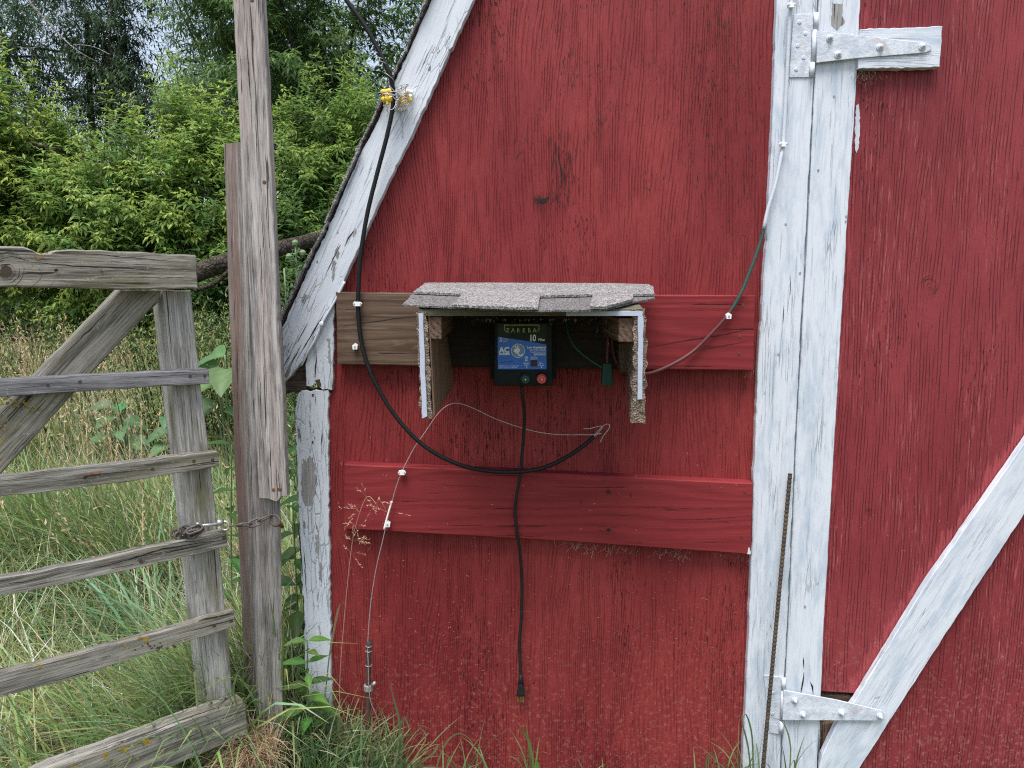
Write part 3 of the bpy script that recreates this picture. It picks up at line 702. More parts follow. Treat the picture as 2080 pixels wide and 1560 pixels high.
for x, y in ((1614, 1422), (1631, 1451), (1709, 1447), (1787, 1454)): bolt(h2, x, y, 2.0635)
for x, y in ((1571, 1407), (1569, 1450)): screw(h2, x, y, 2.0765)

# boards screwed across the siding
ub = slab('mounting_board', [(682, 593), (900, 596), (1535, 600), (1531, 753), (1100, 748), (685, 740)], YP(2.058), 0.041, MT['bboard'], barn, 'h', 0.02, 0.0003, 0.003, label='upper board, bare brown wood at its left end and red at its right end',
     cracks=[([(685, 662), (760, 654), (800, 647), (850, 643)], 0.0025), ([(700, 700), (760, 697)], 0.001), ([(1316, 705), (1400, 690), (1470, 680), (1533, 665)], 0.0028), ([(1400, 715), (1470, 702), (1533, 690)], 0.0014)])
for x, y, m in ((1509, 620, 'redp'), (1503, 683, 'rboard'), (1502, 718, 'rboard')):
    p = P(x, y, 2.058); lathe('screw', p, (0, -1, 0), [(0, 0.0045), (0.0012, 0.0043), (0.0014, 0.0022), (0.0002, 0.0012)], MT['rust'], ub, 10)
lb = slab('mounting_board', [(699, 943), (1030, 957), (1530, 982), (1526, 1127), (1150, 1100), (697, 1075)], YP(2.058), 0.041, MT['rboard'], barn, 'h', 0.02, 0.0003, 0.003, label='lower red board sloping slightly down to the right',
     cracks=[([(867, 1002), (900, 1001)], 0.0012), ([(890, 984), (1000, 990)], 0.001), ([(1360, 1055), (1450, 1054), (1525, 1046)], 0.002), ([(1180, 1065), (1260, 1072)], 0.001)],
     patches=[([(1517, 1125), (1520, 1112), (1523, 1112), (1524, 1126)], 2)], mats2=[MT['crack'], MT['white'], MT['lichen'], MT['knot']])
for x, y in ((1236, 999), (1236, 1077)):
    p = P(x, y, 2.058)
    lathe('washer', p, (0, -1, 0), [(0, 0.0095), (0.0012, 0.009), (0.0014, 0.0065), (0.0003, 0.006)], MT['rboard'], lb, 16)
    lathe('screw', p, (0, -1, 0), [(0.0002, 0.0055), (0.0010, 0.005)], MT['crack'], lb, 10)
for x, y in ((1513, 999), (1506, 1090), (1077, 984), (1076, 1043), (731, 1010)):
    lathe('screw', P(x, y, 2.058), (0, -1, 0), [(0, 0.0045), (0.001, 0.0042), (0.0012, 0.002), (0.0001, 0.001)], MT['rboard'], lb, 10)
# painted cord down the rake
t = tube('trim_cord', [P(700, 572, 2.062), P(678, 615, 2.062), P(655, 655, 2.062), P(640, 690, 2.065), P(625, 716, 2.07), P(612, 742, 2.08)], 0.0035, MT['peel'], barn, 8, label='thin white painted cord along the foot of the rake board')
lathe('trim_nail', P(653, 657, 2.057), (0, -1, 0), [(0, 0.006), (0.003, 0.006), (0.004, 0.003)], MT['clip'], barn, 10)

# ------------------------------------------------------------------ shelter hood over the charger
HF = 1.72
hood = thing('shelter_hood', P(1080, 640, 1.95), 'small shingled wooden hood mounted on the barn over the electric charger', 'hood')
zb = P(1080, 576, 2.098).z; zf = P(1080, 624, HF).z
nroof = Vector((0, (HF - 2.098), zf - zb)).cross(Vector((1, 0, 0))).normalized()
if nroof.z > 0: nroof = -nroof
ROOF = Plane((0, HF, zf), nroof)
def up_plane(d): return Plane(ROOF.p - nroof * d, nroof)
slab('shingle', [(866, 577), (1000, 576), (1326, 580), (1330, 605), (1290, 612), (1225, 628), (1093, 630), (1000, 626), (916, 623), (817, 618), (838, 596)], up_plane(0.004), 0.005, MT['shingle2'], hood, 'h', 0.01, 0.0006, 0.0008, label='lower layer of grey shingle')
slab('shingle', [(864, 574), (1000, 574), (1240, 575), (1318, 577), (1327, 582), (1329, 596), (1287, 597), (1285, 607), (1228, 622), (1198, 622), (1204, 597), (1097, 600), (1093, 624), (1000, 622), (918, 618), (940, 596), (840, 592)], up_plane(0.0120), 0.0065, MT['shingle'], hood, 'h', 0.01, 0.0005, 0.0006, label='upper tabbed layer of grey shingle')
xl = P(850, 640, HF).x; xr = P(1308, 640, HF).x
def roofbox(name, x0, x1, y0, y1, top, thick, mat, parent):
    V = []
    for y in (y0, y1):
        z = ROOF.p.z + (y - HF) * (zb - zf) / (2.098 - HF) - top
        for x in (x0, x1): V += [(x, y, z), (x, y, z - thick)]
    Fc = [[0, 1, 3, 2], [4, 6, 7, 5], [0, 2, 6, 4], [1, 5, 7, 3], [0, 4, 5, 1], [2, 3, 7, 6]]
    return mk(name, V, Fc, mat, parent, attrs=[(v[0] + 5, v[2], v[1]) for v in V])
roofbox('roof_board', xl, xr, HF + 0.004, 2.095, 0.005, 0.015, MT['olive'], hood)
roofbox('roof_board', P(1150, 640, HF).x, P(1305, 640, HF).x, HF - 0.001, HF + 0.02, 0.009, 0.010, MT['lam'], hood)
# ragged particle board sides with a white edge strip
def ragbox(name, front, back, y0, y1, mat, parent, jit=0.0022, nseg=22, label=None):
    """front/back = [(x left, x right, z)] from top to bottom, in metres"""
    rr = random.Random(len(name) + int(1000 * abs(front[0][0])))
    V = []; rows = []
    for k in range(nseg + 1):
        f = k / nseg
        def lerp(tab):
            s = f * (len(tab) - 1); i = min(int(s), len(tab) - 2); u = s - i
            return [tab[i][q] + (tab[i + 1][q] - tab[i][q]) * u for q in range(3)]
        a, b = lerp(front), lerp(back)
        r = []
        for (x, yy, z, jj) in ((a[0], y0, a[2], 1), ((a[0] + a[1]) / 2, y0, a[2], .6), (a[1], y0, a[2], 1), (b[1], y1, b[2], .1), (b[0], y1, b[2], .1)):
            r.append(len(V)); V.append((x + rr.gauss(0, jit) * jj, yy + abs(rr.gauss(0, jit)) * jj, z + rr.gauss(0, jit) * jj * .6))
        rows.append(r)
    Fc = []
    for a, b in zip(rows[:-1], rows[1:]):
        for k in range(5): Fc.append([a[k], b[k], b[(k + 1) % 5], a[(k + 1) % 5]])
    Fc.append(rows[0]); Fc.append(rows[-1][::-1])
    return mk(name, V, Fc, mat, parent, label=label, attrs=[(v[2] + 3, v[0], v[1]) for v in V])
def X(px, py, y): return P(px, py, y).x
def Z(px, py, y): return P(px, py, y).z
# left side: a brown plank with a particle board facing
ragbox('side_panel', [(X(845, 634, HF), X(868, 634, HF), Z(850, 634, HF)), (X(855, 850, HF), X(877, 850, HF), Z(860, 850, HF))],
       [(X(880, 640, 2.09), X(892, 640, 2.09), Z(880, 636, 2.09)), (X(900, 780, 2.09), X(914, 780, 2.09), Z(900, 772, 2.09))], HF, 2.09, MT['particle'], hood, 0.0016)
PV = [P(870, 640, HF + .012), P(872.5, 640, HF + .012), P(899, 640, 2.05), P(902, 640, 2.05), P(880, 846, HF + .012), P(883, 843, HF + .012), P(918, 792, 2.05), P(921, 768, 2.05)]
mk('inner_plank', PV, [[0, 1, 5, 4], [1, 3, 7, 5], [3, 2, 6, 7], [2, 0, 4, 6], [0, 2, 3, 1], [4, 5, 7, 6]], MT['brown'], hood, attrs=[(v.z, v.y, 0) for v in PV])
slab('edge_strip', [(850, 637), (860, 637), (863, 740), (868, 846), (858, 850), (853, 740)], YP(HF - 0.003), 0.006, MT['lam'], hood, 'v', 0.02, 0.0006, 0.0008)
ragbox('side_panel', [(X(1286, 628, HF), X(1312, 628, HF), Z(1300, 628, HF)), (X(1287, 740, HF), X(1313, 740, HF), Z(1300, 740, HF)), (X(1281, 858, HF), X(1311, 858, HF), Z(1300, 858, HF))],
       [(X(1268, 640, 2.09), X(1300, 640, 2.09), Z(880, 636, 2.09)), (X(1270, 700, 2.09), X(1300, 700, 2.09), Z(880, 690, 2.09)), (X(1272, 760, 2.09), X(1300, 760, 2.09), Z(900, 757, 2.09))], HF, 2.09, MT['particle'], hood, 0.0026)
slab('edge_strip', [(1296, 643), (1307, 643), (1306, 740), (1305, 811), (1295, 812), (1296, 740)], YP(HF - 0.004), 0.007, MT['lam'], hood, 'v', 0.02, 0.0006, 0.0008)
def cleat(x0, x1, y0, y1):
    a = P(x0, y0, HF + 0.012); b = P(x1, y1, HF + 0.012)
    o = box('cleat', (a.x, HF + 0.012, a.z), (b.x, 2.055, b.z), MT['endgrain'], hood, 'y')
    return o
cleat(868, 897, 643, 689); cleat(1257, 1288, 646, 695)
a = P(1258, 697, 2.03); b = P(1284, 757, 2.03)
box('backing_block', (a.x, 2.03, a.z), (b.x, 2.057, b.z), MT['brown'], hood, 'z')

# ------------------------------------------------------------------ electric fence charger
CY = 1.965
ch = thing('fence_charger', P(1063, 720, 2.0), 'black electric fence charger with a blue label and two terminal knobs under the hood', 'fence charger')
def pbox(name, front, yf, yb, mat, parent, shrink=0.94, bev=0.004):
    """moulded case: rounded front, slightly smaller back"""
    pts = [P(x, y, yf) for x, y in front]; c = sum(pts, Vector()) / 4
    import bmesh
    V = []; 
    for p in pts: V.append(p)
    for p in pts:
        q = c + (p - c) * shrink; q.y = yb; V.append(q)
    bm = bmesh.new(); vs = [bm.verts.new(v) for v in V]
    for f in ((0, 1, 2, 3), (7, 6, 5, 4), (0, 4, 5, 1), (1, 5, 6, 2), (2, 6, 7, 3), (3, 7, 4, 0)): bm.faces.new([vs[i] for i in f])
    bmesh.ops.recalc_face_normals(bm, faces=bm.faces)
    bmesh.ops.bevel(bm, geom=bm.edges[:], offset=bev, segments=3, affect='EDGES', profile=0.6)
    bm.verts.index_update()
    VV = [v.co.copy() for v in bm.verts]; FF = [[v.index for v in f.verts] for f in bm.faces]; bm.free()
    return mk(name, VV, FF, mat, parent)
pbox('case', [(1003, 654), (1122, 654), (1124, 784), (1002, 784)], CY, 2.054, MT['case'], ch, 0.97, 0.005)
pbox('back_flange', [(996, 668), (1128, 668), (1130, 770), (996, 770)], 2.045, 2.0575, MT['case'], ch, 1.0, 0.002)
LX0, LX1, LY0, LY1 = 1011, 1110, 658, 750
lab = link(bpy.data.objects.new('label_plate', None)); lab.parent = ch; lab.location = P(1060, 705, CY) - wpos(ch)
def flat(name, pts, dy, mat, parent, thick=0.0006):
    pl = YP(CY - dy); pp = [pl.at(*p) for p in pts]; n = len(pp); q = [p + Vector((0, thick, 0)) for p in pp]
    ar = sum(pp[i].x * pp[(i + 1) % n].z - pp[(i + 1) % n].x * pp[i].z for i in range(n))
    f = list(range(n)) if ar > 0 else list(range(n))[::-1]
    Fc = [f] + [[f[i], f[(i + 1) % n], f[(i + 1) % n] + n, f[i] + n][::-1] for i in range(n)]
    return mk(name, pp + q, Fc, mat, parent)
flat('black_field', [(LX0, LY0), (LX1, LY0), (LX1, 706), (1060, 700), (LX0, LY1 - 60)], 0.0009, MT['lab_dark'], lab, 0.001)
flat('blue_field', [(LX0, 684), (1060, 691), (LX1, 700), (LX1, LY1), (LX0, LY1)], 0.0013, MT['lab_mid'], lab, 0.0014)
def text(body, x, y, h, mat, align='LEFT', sx=1.0, bold=0.0, name='lettering', shear=0.0):
    """flat print: x,y = baseline start, h = cap height in picture pixels"""
    cu = bpy.data.curves.new(name, 'FONT'); cu.body = body; cu.align_x = align; cu.offset = bold; cu.shear = shear; cu.space_character = 1.0
    k = CY / F; cu.size = h * k / 0.70; cu.resolution_u = 2
    o = bpy.data.objects.new('tmp_text', cu); SC.collection.objects.link(o); bpy.context.view_layer.update()
    me = bpy.data.meshes.new_from_object(o.evaluated_get(bpy.context.evaluated_depsgraph_get()))
    bpy.data.objects.remove(o); bpy.data.curves.remove(cu)
    me.transform(Matrix.Rotation(R(90), 4, 'X') @ Matrix.Diagonal((sx, 1, 1, 1))); me.materials.clear(); me.materials.append(mat); me.name = name
    q = link(bpy.data.objects.new(name, me)); q.parent = lab; q.location = P(x, y, CY - 0.0018) - wpos(lab); return q
def spaced(body, x0, x1, y, h, mat, sx=1.0, bold=0.0):
    for i, c in enumerate(body): text(c, x0 + (x1 - x0) * i / (len(body) - 1), y, h, mat, 'CENTER', sx, bold, name='letter')
spaced('ZAREBA', 1031, 1086, 675, 8.5, MT['lab_green'], 0.9, 0.0002)
for nm, pts in (('logo_bracket', [(1024, 659.5), (1095.5, 659.5), (1095.5, 661), (1024, 661)]), ('logo_bracket', [(1024, 661), (1025.3, 661), (1025.3, 672.5), (1024, 672.5)]), ('logo_bracket', [(1094.2, 661), (1095.5, 661), (1095.5, 672.5), (1094.2, 672.5)]),
                ('logo_bracket', [(1024, 671.5), (1029, 671.5), (1029, 672.5), (1024, 672.5)]), ('logo_bracket', [(1091, 671.5), (1095.5, 671.5), (1095.5, 672.5), (1091, 672.5)])):
    flat(nm, pts, 0.0018, MT['lab_green'], lab)
text('10', 1075, 693, 13.5, MT['lab_white'], sx=0.72, bold=0.0006)
text('Miles', 1093, 692.5, 5.2, MT['lab_white'], sx=0.85, bold=0.0002)
text('.5', 1014, 693.5, 8, MT['lab_white'], sx=0.7, bold=0.0002)
text('Output', 1021, 690, 3, MT['lab_white'], sx=0.85); text('Joules', 1021, 694, 3, MT['lab_white'], sx=0.85)
text('AC', 1014, 716, 11, MT['lab_white'], sx=0.95, bold=0.0009)
text('POWERED', 1013.5, 721, 3.4, MT['lab_white'], sx=0.95, bold=0.0004, shear=0.2)
text('Low Impedance', 1109, 707.5, 4.6, MT['lab_white'], 'RIGHT', sx=0.92, bold=0.0003)
text('Electric Fence Controller', 1109, 712, 3.0, MT['lab_white'], 'RIGHT', sx=0.75, bold=0.0001)
text('Electrificateur de Cloture', 1109, 716.2, 2.8, MT['lab_white'], 'RIGHT', sx=0.75)
text('EAC10M-Z', 1109, 721.5, 3.9, MT['lab_white'], 'RIGHT', sx=0.95, bold=0.0002)
text('Fence On', 1084.5, 726.5, 2.5, MT['lab_white'], 'CENTER', sx=0.85, bold=0.0001); text('Cloture On', 1084.5, 730, 2.5, MT['lab_white'], 'CENTER', sx=0.85, bold=0.0001)
text('Ground', 1069, 739, 2.8, MT['lab_white'], 'CENTER', sx=0.85, bold=0.0001); text('Terre', 1069, 743, 2.8, MT['lab_white'], 'CENTER', sx=0.85, bold=0.0001)
text('Fence', 1099, 739, 2.8, MT['lab_white'], 'CENTER', sx=0.85, bold=0.0001); text('Cloture', 1099, 743, 2.8, MT['lab_white'], 'CENTER', sx=0.8, bold=0.0001)
text('ELECTRIC FENCE CONTROLLER', 1013.5, 744.5, 2.2, MT['lab_white'], sx=0.9); text('120 VAC 60 Hz  INDOOR USE', 1013.5, 748, 2.2, MT['lab_white'], sx=0.9)
for x in (1070, 1100): flat('arrow', [(x - 1.8, 745), (x + 1.8, 745), (x, 748)], 0.0018, MT['lab_white'], lab)
def disc(x, y, r, dy, mat, name, r2=None):
    n = 28; c = P(x, y, CY - dy); k = CY / F
    V = [c + Vector((math.cos(2 * math.pi * i / n) * r * k, 0, math.sin(2 * math.pi * i / n) * r * k)) for i in range(n)]
    if r2 is None: return mk(name, V, [list(range(n))], mat, lab)
    V += [c + Vector((math.cos(2 * math.pi * i / n) * r2 * k, 0, math.sin(2 * math.pi * i / n) * r2 * k)) for i in range(n)]
    return mk(name, V, [[i, (i + 1) % n, (i + 1) % n + n, i + n] for i in range(n)], mat, lab)
disc(1052.3, 712.5, 13.2, 0.0018, MT['lab_lite'], 'round_emblem'); disc(1052.3, 712.5, 14.2, 0.0021, MT['lab_white'], 'emblem_ring', 13.3)
# plug drawn in the emblem: body, two pins, curling tail
flat('plug_emblem', [(1043, 712), (1047, 707), (1054, 706), (1057, 711), (1054, 716), (1048, 718), (1045, 715)], 0.0023, MT['lab_white'], lab)
flat('plug_emblem', [(1046, 709), (1045.5, 702.5), (1048, 702), (1049, 707)], 0.0023, MT['lab_white'], lab)
flat('plug_emblem', [(1050, 707), (1050, 702), (1052.5, 702), (1053, 707)], 0.0023, MT['lab_white'], lab)
flat('plug_emblem', [(1049, 717), (1052, 716), (1055, 720), (1058, 721), (1061, 718), (1062.5, 720), (1059, 723.2), (1054.5, 723)], 0.0023, MT['lab_white'], lab)
disc(1069, 727, 3.4, 0.0018, MT['lab_white'], 'mark_ring', 2.6); disc(1069, 727, 1.2, 0.0018, MT['lab_white'], 'mark_dot')
flat('mark_line', [(1066.5, 732), (1071.5, 732), (1071.5, 733.4), (1066.5, 733.4)], 0.0018, MT['lab_white'], lab)
flat('signature_line', [(1018, 735.5), (1042, 734.3), (1042, 735.2), (1018, 736.4)], 0.0018, MT['lab_dark'], lab)
flat('indicator_window', [(1078, 731), (1091, 731), (1091, 744.5), (1078, 744.5)], 0.0022, MT['window'], ch, 0.002)
for x, m in ((1067, 'greenp'), (1100, 'redp')):
    kn = lathe('terminal_knob', P(x, 769, CY), (0, -1, 0), [(0, 0.0125), (0.004, 0.0125), (0.005, 0.0105), (0.017, 0.0112), (0.0185, 0.0098), (0.0187, 0.0045), (0.0165, 0.004)], MT[m], ch, 22)
    lathe('stud', P(x, 769, CY) - Vector((0, 0.0165, 0)), (0, -1, 0), [(0, 0.0026), (0.0035, 0.0024)], MT['brass'], kn, 10)
    arc = [P(x, 769, CY - 0.003) + Vector((math.cos(an) * 0.0138, 0, math.sin(an) * 0.0138)) for an in np.linspace(R(25), R(155), 9)]
    tube('knob_guard', arc, 0.0016, MT['case'], ch, 6, 2)
cord_pts = [(1059, 780, 1.99), (1061, 800, 1.985), (1065, 835, 2.0), (1064, 880, 2.02), (1060, 930, 2.03), (1057, 965, 2.035), (1049, 1010, 2.04), (1046, 1040, 2.045), (1050, 1080, 2.045), (1056, 1120, 2.06), (1060, 1180, 2.075), (1059, 1250, 2.08), (1055, 1310, 2.085), (1057, 1350, 2.082), (1058, 1380, 2.08)]
tube('power_cord', [P(*p) for p in cord_pts], 0.0046, MT['cord'], ch, 10)
pg = mk('plug', *(lambda V: (V, [[0, 1, 2, 3], [7, 6, 5, 4], [0, 4, 5, 1], [1, 5, 6, 2], [2, 6, 7, 3], [3, 7, 4, 0]]))([P(1053, 1390, 2.066), P(1063, 1390, 2.066), P(1067, 1415, 2.060), P(1048, 1415, 2.060), P(1053, 1390, 2.086), P(1063, 1390, 2.086), P(1067, 1415, 2.09), P(1048, 1415, 2.09)]), MT['cable'], ch)
md = pg.modifiers.new('soften', 'BEVEL'); md.width = 0.004; md.segments = 3
tube('strain_relief', [P(1058, 1370, 2.079), P(1058, 1393, 2.076)], lambda t: 0.0050 + 0.003 * t + 0.0009 * (1 if int(t * 9) % 2 else 0), MT['cable'], pg, 10, 9)
for x in (1051.5, 1058, 1063):
    a = P(x - 1.4, 1414, 2.068 if x != 1058 else 2.08); b = P(x + 1.4, 1427, 2.068 if x != 1058 else 2.08)
    box('prong', (a.x, a.y, a.z), (b.x, a.y + 0.005, b.z), MT['brass'], pg, 'z', bev=0.0003)

# ------------------------------------------------------------------ cables and wires
bc = thing('black_cable', P(730, 600, 2.04), 'thick black insulated cable hanging in a long loop from the rake to the barn wall', 'cable')
bp = [(660, -70, 2.02), (700, -5, 2.02), (740, 50, 2.02), (772, 108, 2.02), (793, 155, 2.02), (799, 205, 2.03), (788, 268, 2.035), (768, 345, 2.04), (747, 430, 2.04), (733, 515, 2.04), (728, 590, 2.045), (728, 640, 2.046), (735, 700, 2.045), (755, 762, 2.04), (798, 838, 2.035), (858, 903, 2.03), (928, 942, 2.03), (995, 957, 2.03), (1055, 958, 2.03), (1110, 948, 2.035), (1165, 920, 2.04), (1207, 887, 2.04)]
tube('sheath', [P(*p) for p in bp], 0.0056, MT['cable'], bc, 10)
tubes('bare_core', [[P(1205, 889, 2.04), P(1216, 878, 2.04), P(1224, 868, 2.04)], [P(1206, 887, 2.038), P(1218, 872, 2.036), P(1230, 862, 2.034), P(1238, 863, 2.034), P(1236, 872, 2.034), P(1225, 886, 2.036), P(1219, 900, 2.036)]], 0.0013, MT['galv'], bc, 6)
gw = thing('bare_wire', P(900, 830, 2.04), 'thin bare steel wire arching off the cable end down to the ground rod', 'wire')
wp = [(1226, 866, 2.035), (1215, 866, 2.033), (1200, 870, 2.033), (1185, 871, 2.033)]
tubes('wire', [[P(*p) for p in [(1222, 880, 2.04), (1205, 883, 2.04), (1180, 883, 2.045), (1140, 883, 2.05), (1095, 878, 2.055), (1050, 866, 2.055), (1005, 850, 2.055), (965, 831, 2.055), (935, 820, 2.055), (912, 822, 2.055), (890, 840, 2.055), (862, 880, 2.055), (840, 912, 2.05), (818, 955, 2.045), (806, 985, 2.045), (796, 1020, 2.045), (788, 1050, 2.045), (778, 1095, 2.04), (765, 1150, 2.035), (755, 1210, 2.03), (750, 1260, 2.025), (747, 1310, 2.02), (748, 1350, 2.012), (749, 1390, 2.012), (753, 1425, 2.01), (764, 1452, 2.015), (770, 1475, 2.02), (768, 1510, 2.02), (762, 1550, 2.03)]],
               [P(*p) for p in wp]], 0.0013, MT['galv'], gw, 6)
tube('sleeve', [P(796, 1018, 2.044), P(788, 1045, 2.044), P(780, 1075, 2.041)], 0.0026, MT['clip'], gw, 8)
# ground rod
gr = thing('ground_rod', P(748, 1545, 2.03), 'dark rusty ground rod standing in the grass against the barn with a metal clamp', 'ground rod')
tube('rod', [P(750, 1302, 2.024), P(748, 1390, 2.024), P(747, 1580, 2.024)], 0.0072, MT['rod'], gr, 10)
cl = lathe('clamp', P(748.5, 1398, 2.024), (0, 0, 1), [(-0.006, 0.0105), (-0.005, 0.013), (0.010, 0.013), (0.011, 0.0105)], MT['galv'], gr, 16)
tube('clamp_bolt', [P(756, 1393, 2.015), P(762, 1386, 2.010)], 0.0048, MT['galv'], cl, 6, 0)
for x, y in ((749.5, 1312), (749.3, 1322), (749, 1351)): tube('wire_turn', [P(x, y, 2.0245) + Vector((math.cos(a) * 0.0085, math.sin(a) * 0.0085, 0)) for a in np.linspace(0, 2 * math.pi, 9)], 0.0012, MT['galv'], gr, 5, 2)
# rebar
rb = thing('rebar_rod', P(1550, 1560, 2.05), 'long brown ribbed steel rod leaning on the white door frame', 'steel rod')
a, b = P(1605, 962, 2.062), P(1546, 1600, 2.02); npt = 230
pts = [a + (b - a) * (i / npt) for i in range(npt + 1)]
V, Fc = tube_geo(pts, lambda t: 0.0052 + (0.0011 if int(round(t * npt)) % 3 == 0 else 0), 10)
mk('rod', V, Fc, MT['rebar'], rb)
# extension cord
ec = thing('extension_cord', P(1500, 560, 2.05), 'green extension cord with white and red overpainting, draped from door frame to hood', 'extension cord')
ep = [(1612, -60, 2.07), (1608, 0, 2.07), (1604, 40, 2.071), (1601, 100, 2.072), (1596, 200, 2.073), (1591, 290, 2.07), (1586, 320, 2.064), (1575, 375, 2.06), (1560, 425, 2.06), (1548, 480, 2.06), (1535, 520, 2.055), (1520, 560, 2.05), (1503, 600, 2.045), (1478, 640, 2.045), (1450, 672, 2.046), (1410, 712, 2.045), (1370, 738, 2.03), (1325, 757, 2.02), (1290, 760, 2.02), (1262, 752, 2.04), (1247, 720, 2.045), (1244, 690, 2.04), (1246, 662, 2.03), (1240, 655, 2.02), (1236, 680, 2.0), (1234, 715, 1.99), (1234, 742, 1.985)]
tube('cord', [P(*p) for p in ep], 0.0050, MT['cordpaint'], ec, 10)
tube('cord', [P(*p) for p in [(1150, 655, 2.03), (1155, 680, 2.02), (1170, 707, 2.01), (1200, 732, 2.0), (1226, 748, 1.99)]], 0.0034, MT['greenp'], ec, 8)
sk = pbox('socket', [(1225, 738), (1243, 738), (1247, 784), (1222, 784)], 1.975, 2.008, MT['greenp'], ec, 0.95, 0.004)
# clips: each its own thing
def clip(x, y, yy, label, w=0.015, kind=0):
    c = thing('cable_clip', P(x, y, yy), label, 'cable clip', 'white plastic clips holding the cables')
    p = P(x, y, yy)
    lathe('saddle', p + Vector((0, 0.006, 0)), (0, -1, 0), [(0, 0.006), (0.004, 0.0062), (0.006, 0.005)], MT['clip'], c, 12)
    if kind == 0:
        import bmesh
        pts = [(-w, 0), (-w * .7, .006), (w * .7, .005), (w, 0), (w * .7, -.006), (-w * .7, -.006)]
        V = [p + Vector((a_, -0.009, b_)) for a_, b_ in pts] + [p + Vector((a_, -0.001, b_)) for a_, b_ in pts]
        mk('bridge', V, [list(range(6))[::-1], list(range(6, 12))] + [[i, (i + 1) % 6, (i + 1) % 6 + 6, i + 6] for i in range(6)], MT['clip'], c)
        for s_ in (-0.7, 0.7): lathe('nail', p + Vector((w * s_, -0.009, 0)), (0, -1, 0), [(0, 0.0022), (0.0015, 0.002)], MT['galv'], c, 8)
    else:
        V = [p + Vector(v) for v in ((-.007, -.008, .004), (0, -.008, .009), (.007, -.008, .004), (.006, -.008, -.007), (-.006, -.008, -.007))]; V += [v + Vector((0, 0.012, 0)) for v in V]
        mk('bridge', V, [[4, 3, 2, 1, 0], [5, 6, 7, 8, 9]] + [[i, (i + 1) % 5, (i + 1) % 5 + 5, i + 5] for i in range(5)], MT['clip'], c)
        lathe('nail', p + Vector((0, -0.008, 0)), (0, -1, 0), [(0, 0.0026), (0.002, 0.0024)], MT['galv'], c, 8)
clip(727, 617, 2.045, 'white clip holding the black cable to the brown board end', 0.012)
clip(722, 704, 2.050, 'empty white clip lower on the brown board end', 0.01, 1)
clip(817, 959, 2.048, 'white clip on the upper left of the lower red board', 0.011)
clip(788, 1064, 2.048, 'white clip at the bottom edge of the lower red board', 0.008, 1)
clip(1479, 642, 2.040, 'white clip on the red end of the upper board', 0.006, 1)
clip(1590, 294, 2.066, 'white painted clip halfway up the door frame', 0.011)
clip(1606, 12, 2.064, 'white painted clip at the top of the door frame', 0.011)

# ------------------------------------------------------------------ insulators and their wires on the rake
ig = 'yellow plastic insulators on the rake board'
def insulator(x, y, yy, label, rot=0.0, s=1.0, m='yellow'):
    c = thing('insulator', P(x, y, yy), label, 'insulator')
    p = P(x, y, yy); ca, sa = math.cos(rot), math.sin(rot)
    ax = Vector((ca, 0, sa))
    for d, nm in ((0.009 * s, 'flange'), (-0.009 * s, 'flange')):
        n_ = Vector((-sa, 0, ca))
        lathe(nm, p + n_ * d - ax * 0.014 * s, ax, [(0, 0.005 * s), (0.004 * s, 0.0075 * s), (0.010 * s, 0.006 * s), (0.020 * s, 0.0085 * s), (0.028 * s, 0.0085 * s)], MT[m], c, 12)
    lathe('stem', p - Vector((-sa, 0, ca)) * 0.022 * s, Vector((-sa, 0, ca)), [(0, 0.0045 * s), (0.03 * s, 0.0055 * s)], MT[m], c, 10)
    return c
insulator(786, 194, 2.03, 'yellow plastic insulator on the left of the black cable', 0.05)
insulator(822, 200, 2.045, 'yellow plastic insulator half hidden under wires right of the black cable', -1.1, 0.9)
insulator(812, 214, 2.058, 'white plastic insulator under the wire tangle', 0.9, 0.8, 'clip')
insulator(831, 190, 2.058, 'short white plastic insulator at the right of the wire tangle', -0.3, 0.6, 'clip')
tw = thing('wire_tangle', P(808, 190, 2.02), 'tangle of thin old wires knotted round the insulators', 'wire')
rr = random.Random(3); paths = []
for i in range(16):
    c = [rr.uniform(795, 822), rr.uniform(182, 205)]; q = []
    for k in range(6):
        q.append(P(c[0], c[1], 2.012 + rr.uniform(0, 0.03))); c[0] += rr.gauss(0, 9); c[1] += rr.gauss(0, 8)
        c[0] = min(830, max(780, c[0])); c[1] = min(216, max(172, c[1]))
    paths.append(q)
paths += [[P(776, 190, 2.01), P(800, 192, 2.008), P(812, 196, 2.02)], [P(790, 174, 2.01), P(805, 188, 2.01), P(820, 196, 2.02)], [P(792, 223, 2.01), P(800, 220, 2.01), P(806, 205, 2.02)],
          [P(811, 225, 2.055), P(816, 250, 2.06), P(818, 280, 2.062)], [P(806, 214, 2.05), P(800, 232, 2.05)], [P(812, 216, 2.05), P(814, 232, 2.056)], [P(785, 208, 2.04), P(787, 228, 2.05)]]
tubes('wire', paths, 0.0009, MT['galv'], tw, 5)
tcoil = thing('tie_wire', P(785, 140, 2.0), 'short thin tie wire twisted round the black cable above the insulators', 'wire')
def coil(pts):
    q = smooth_path([P(*p) for p in pts], 8); o = []
    for i, p in enumerate(q):
        an = i * 0.62; o.append(p + Vector((math.cos(an) * 0.0085, math.sin(an) * 0.0085, 0)))
    return o
tubes('wire', [coil([(766, 118, 2.02), (778, 128, 2.02), (790, 150, 2.02), (797, 178, 2.025)]), [P(764, 115, 2.01), P(771, 117, 2.008), P(778, 119, 2.01)]], 0.0009, MT['galv'], tcoil, 5, 1)

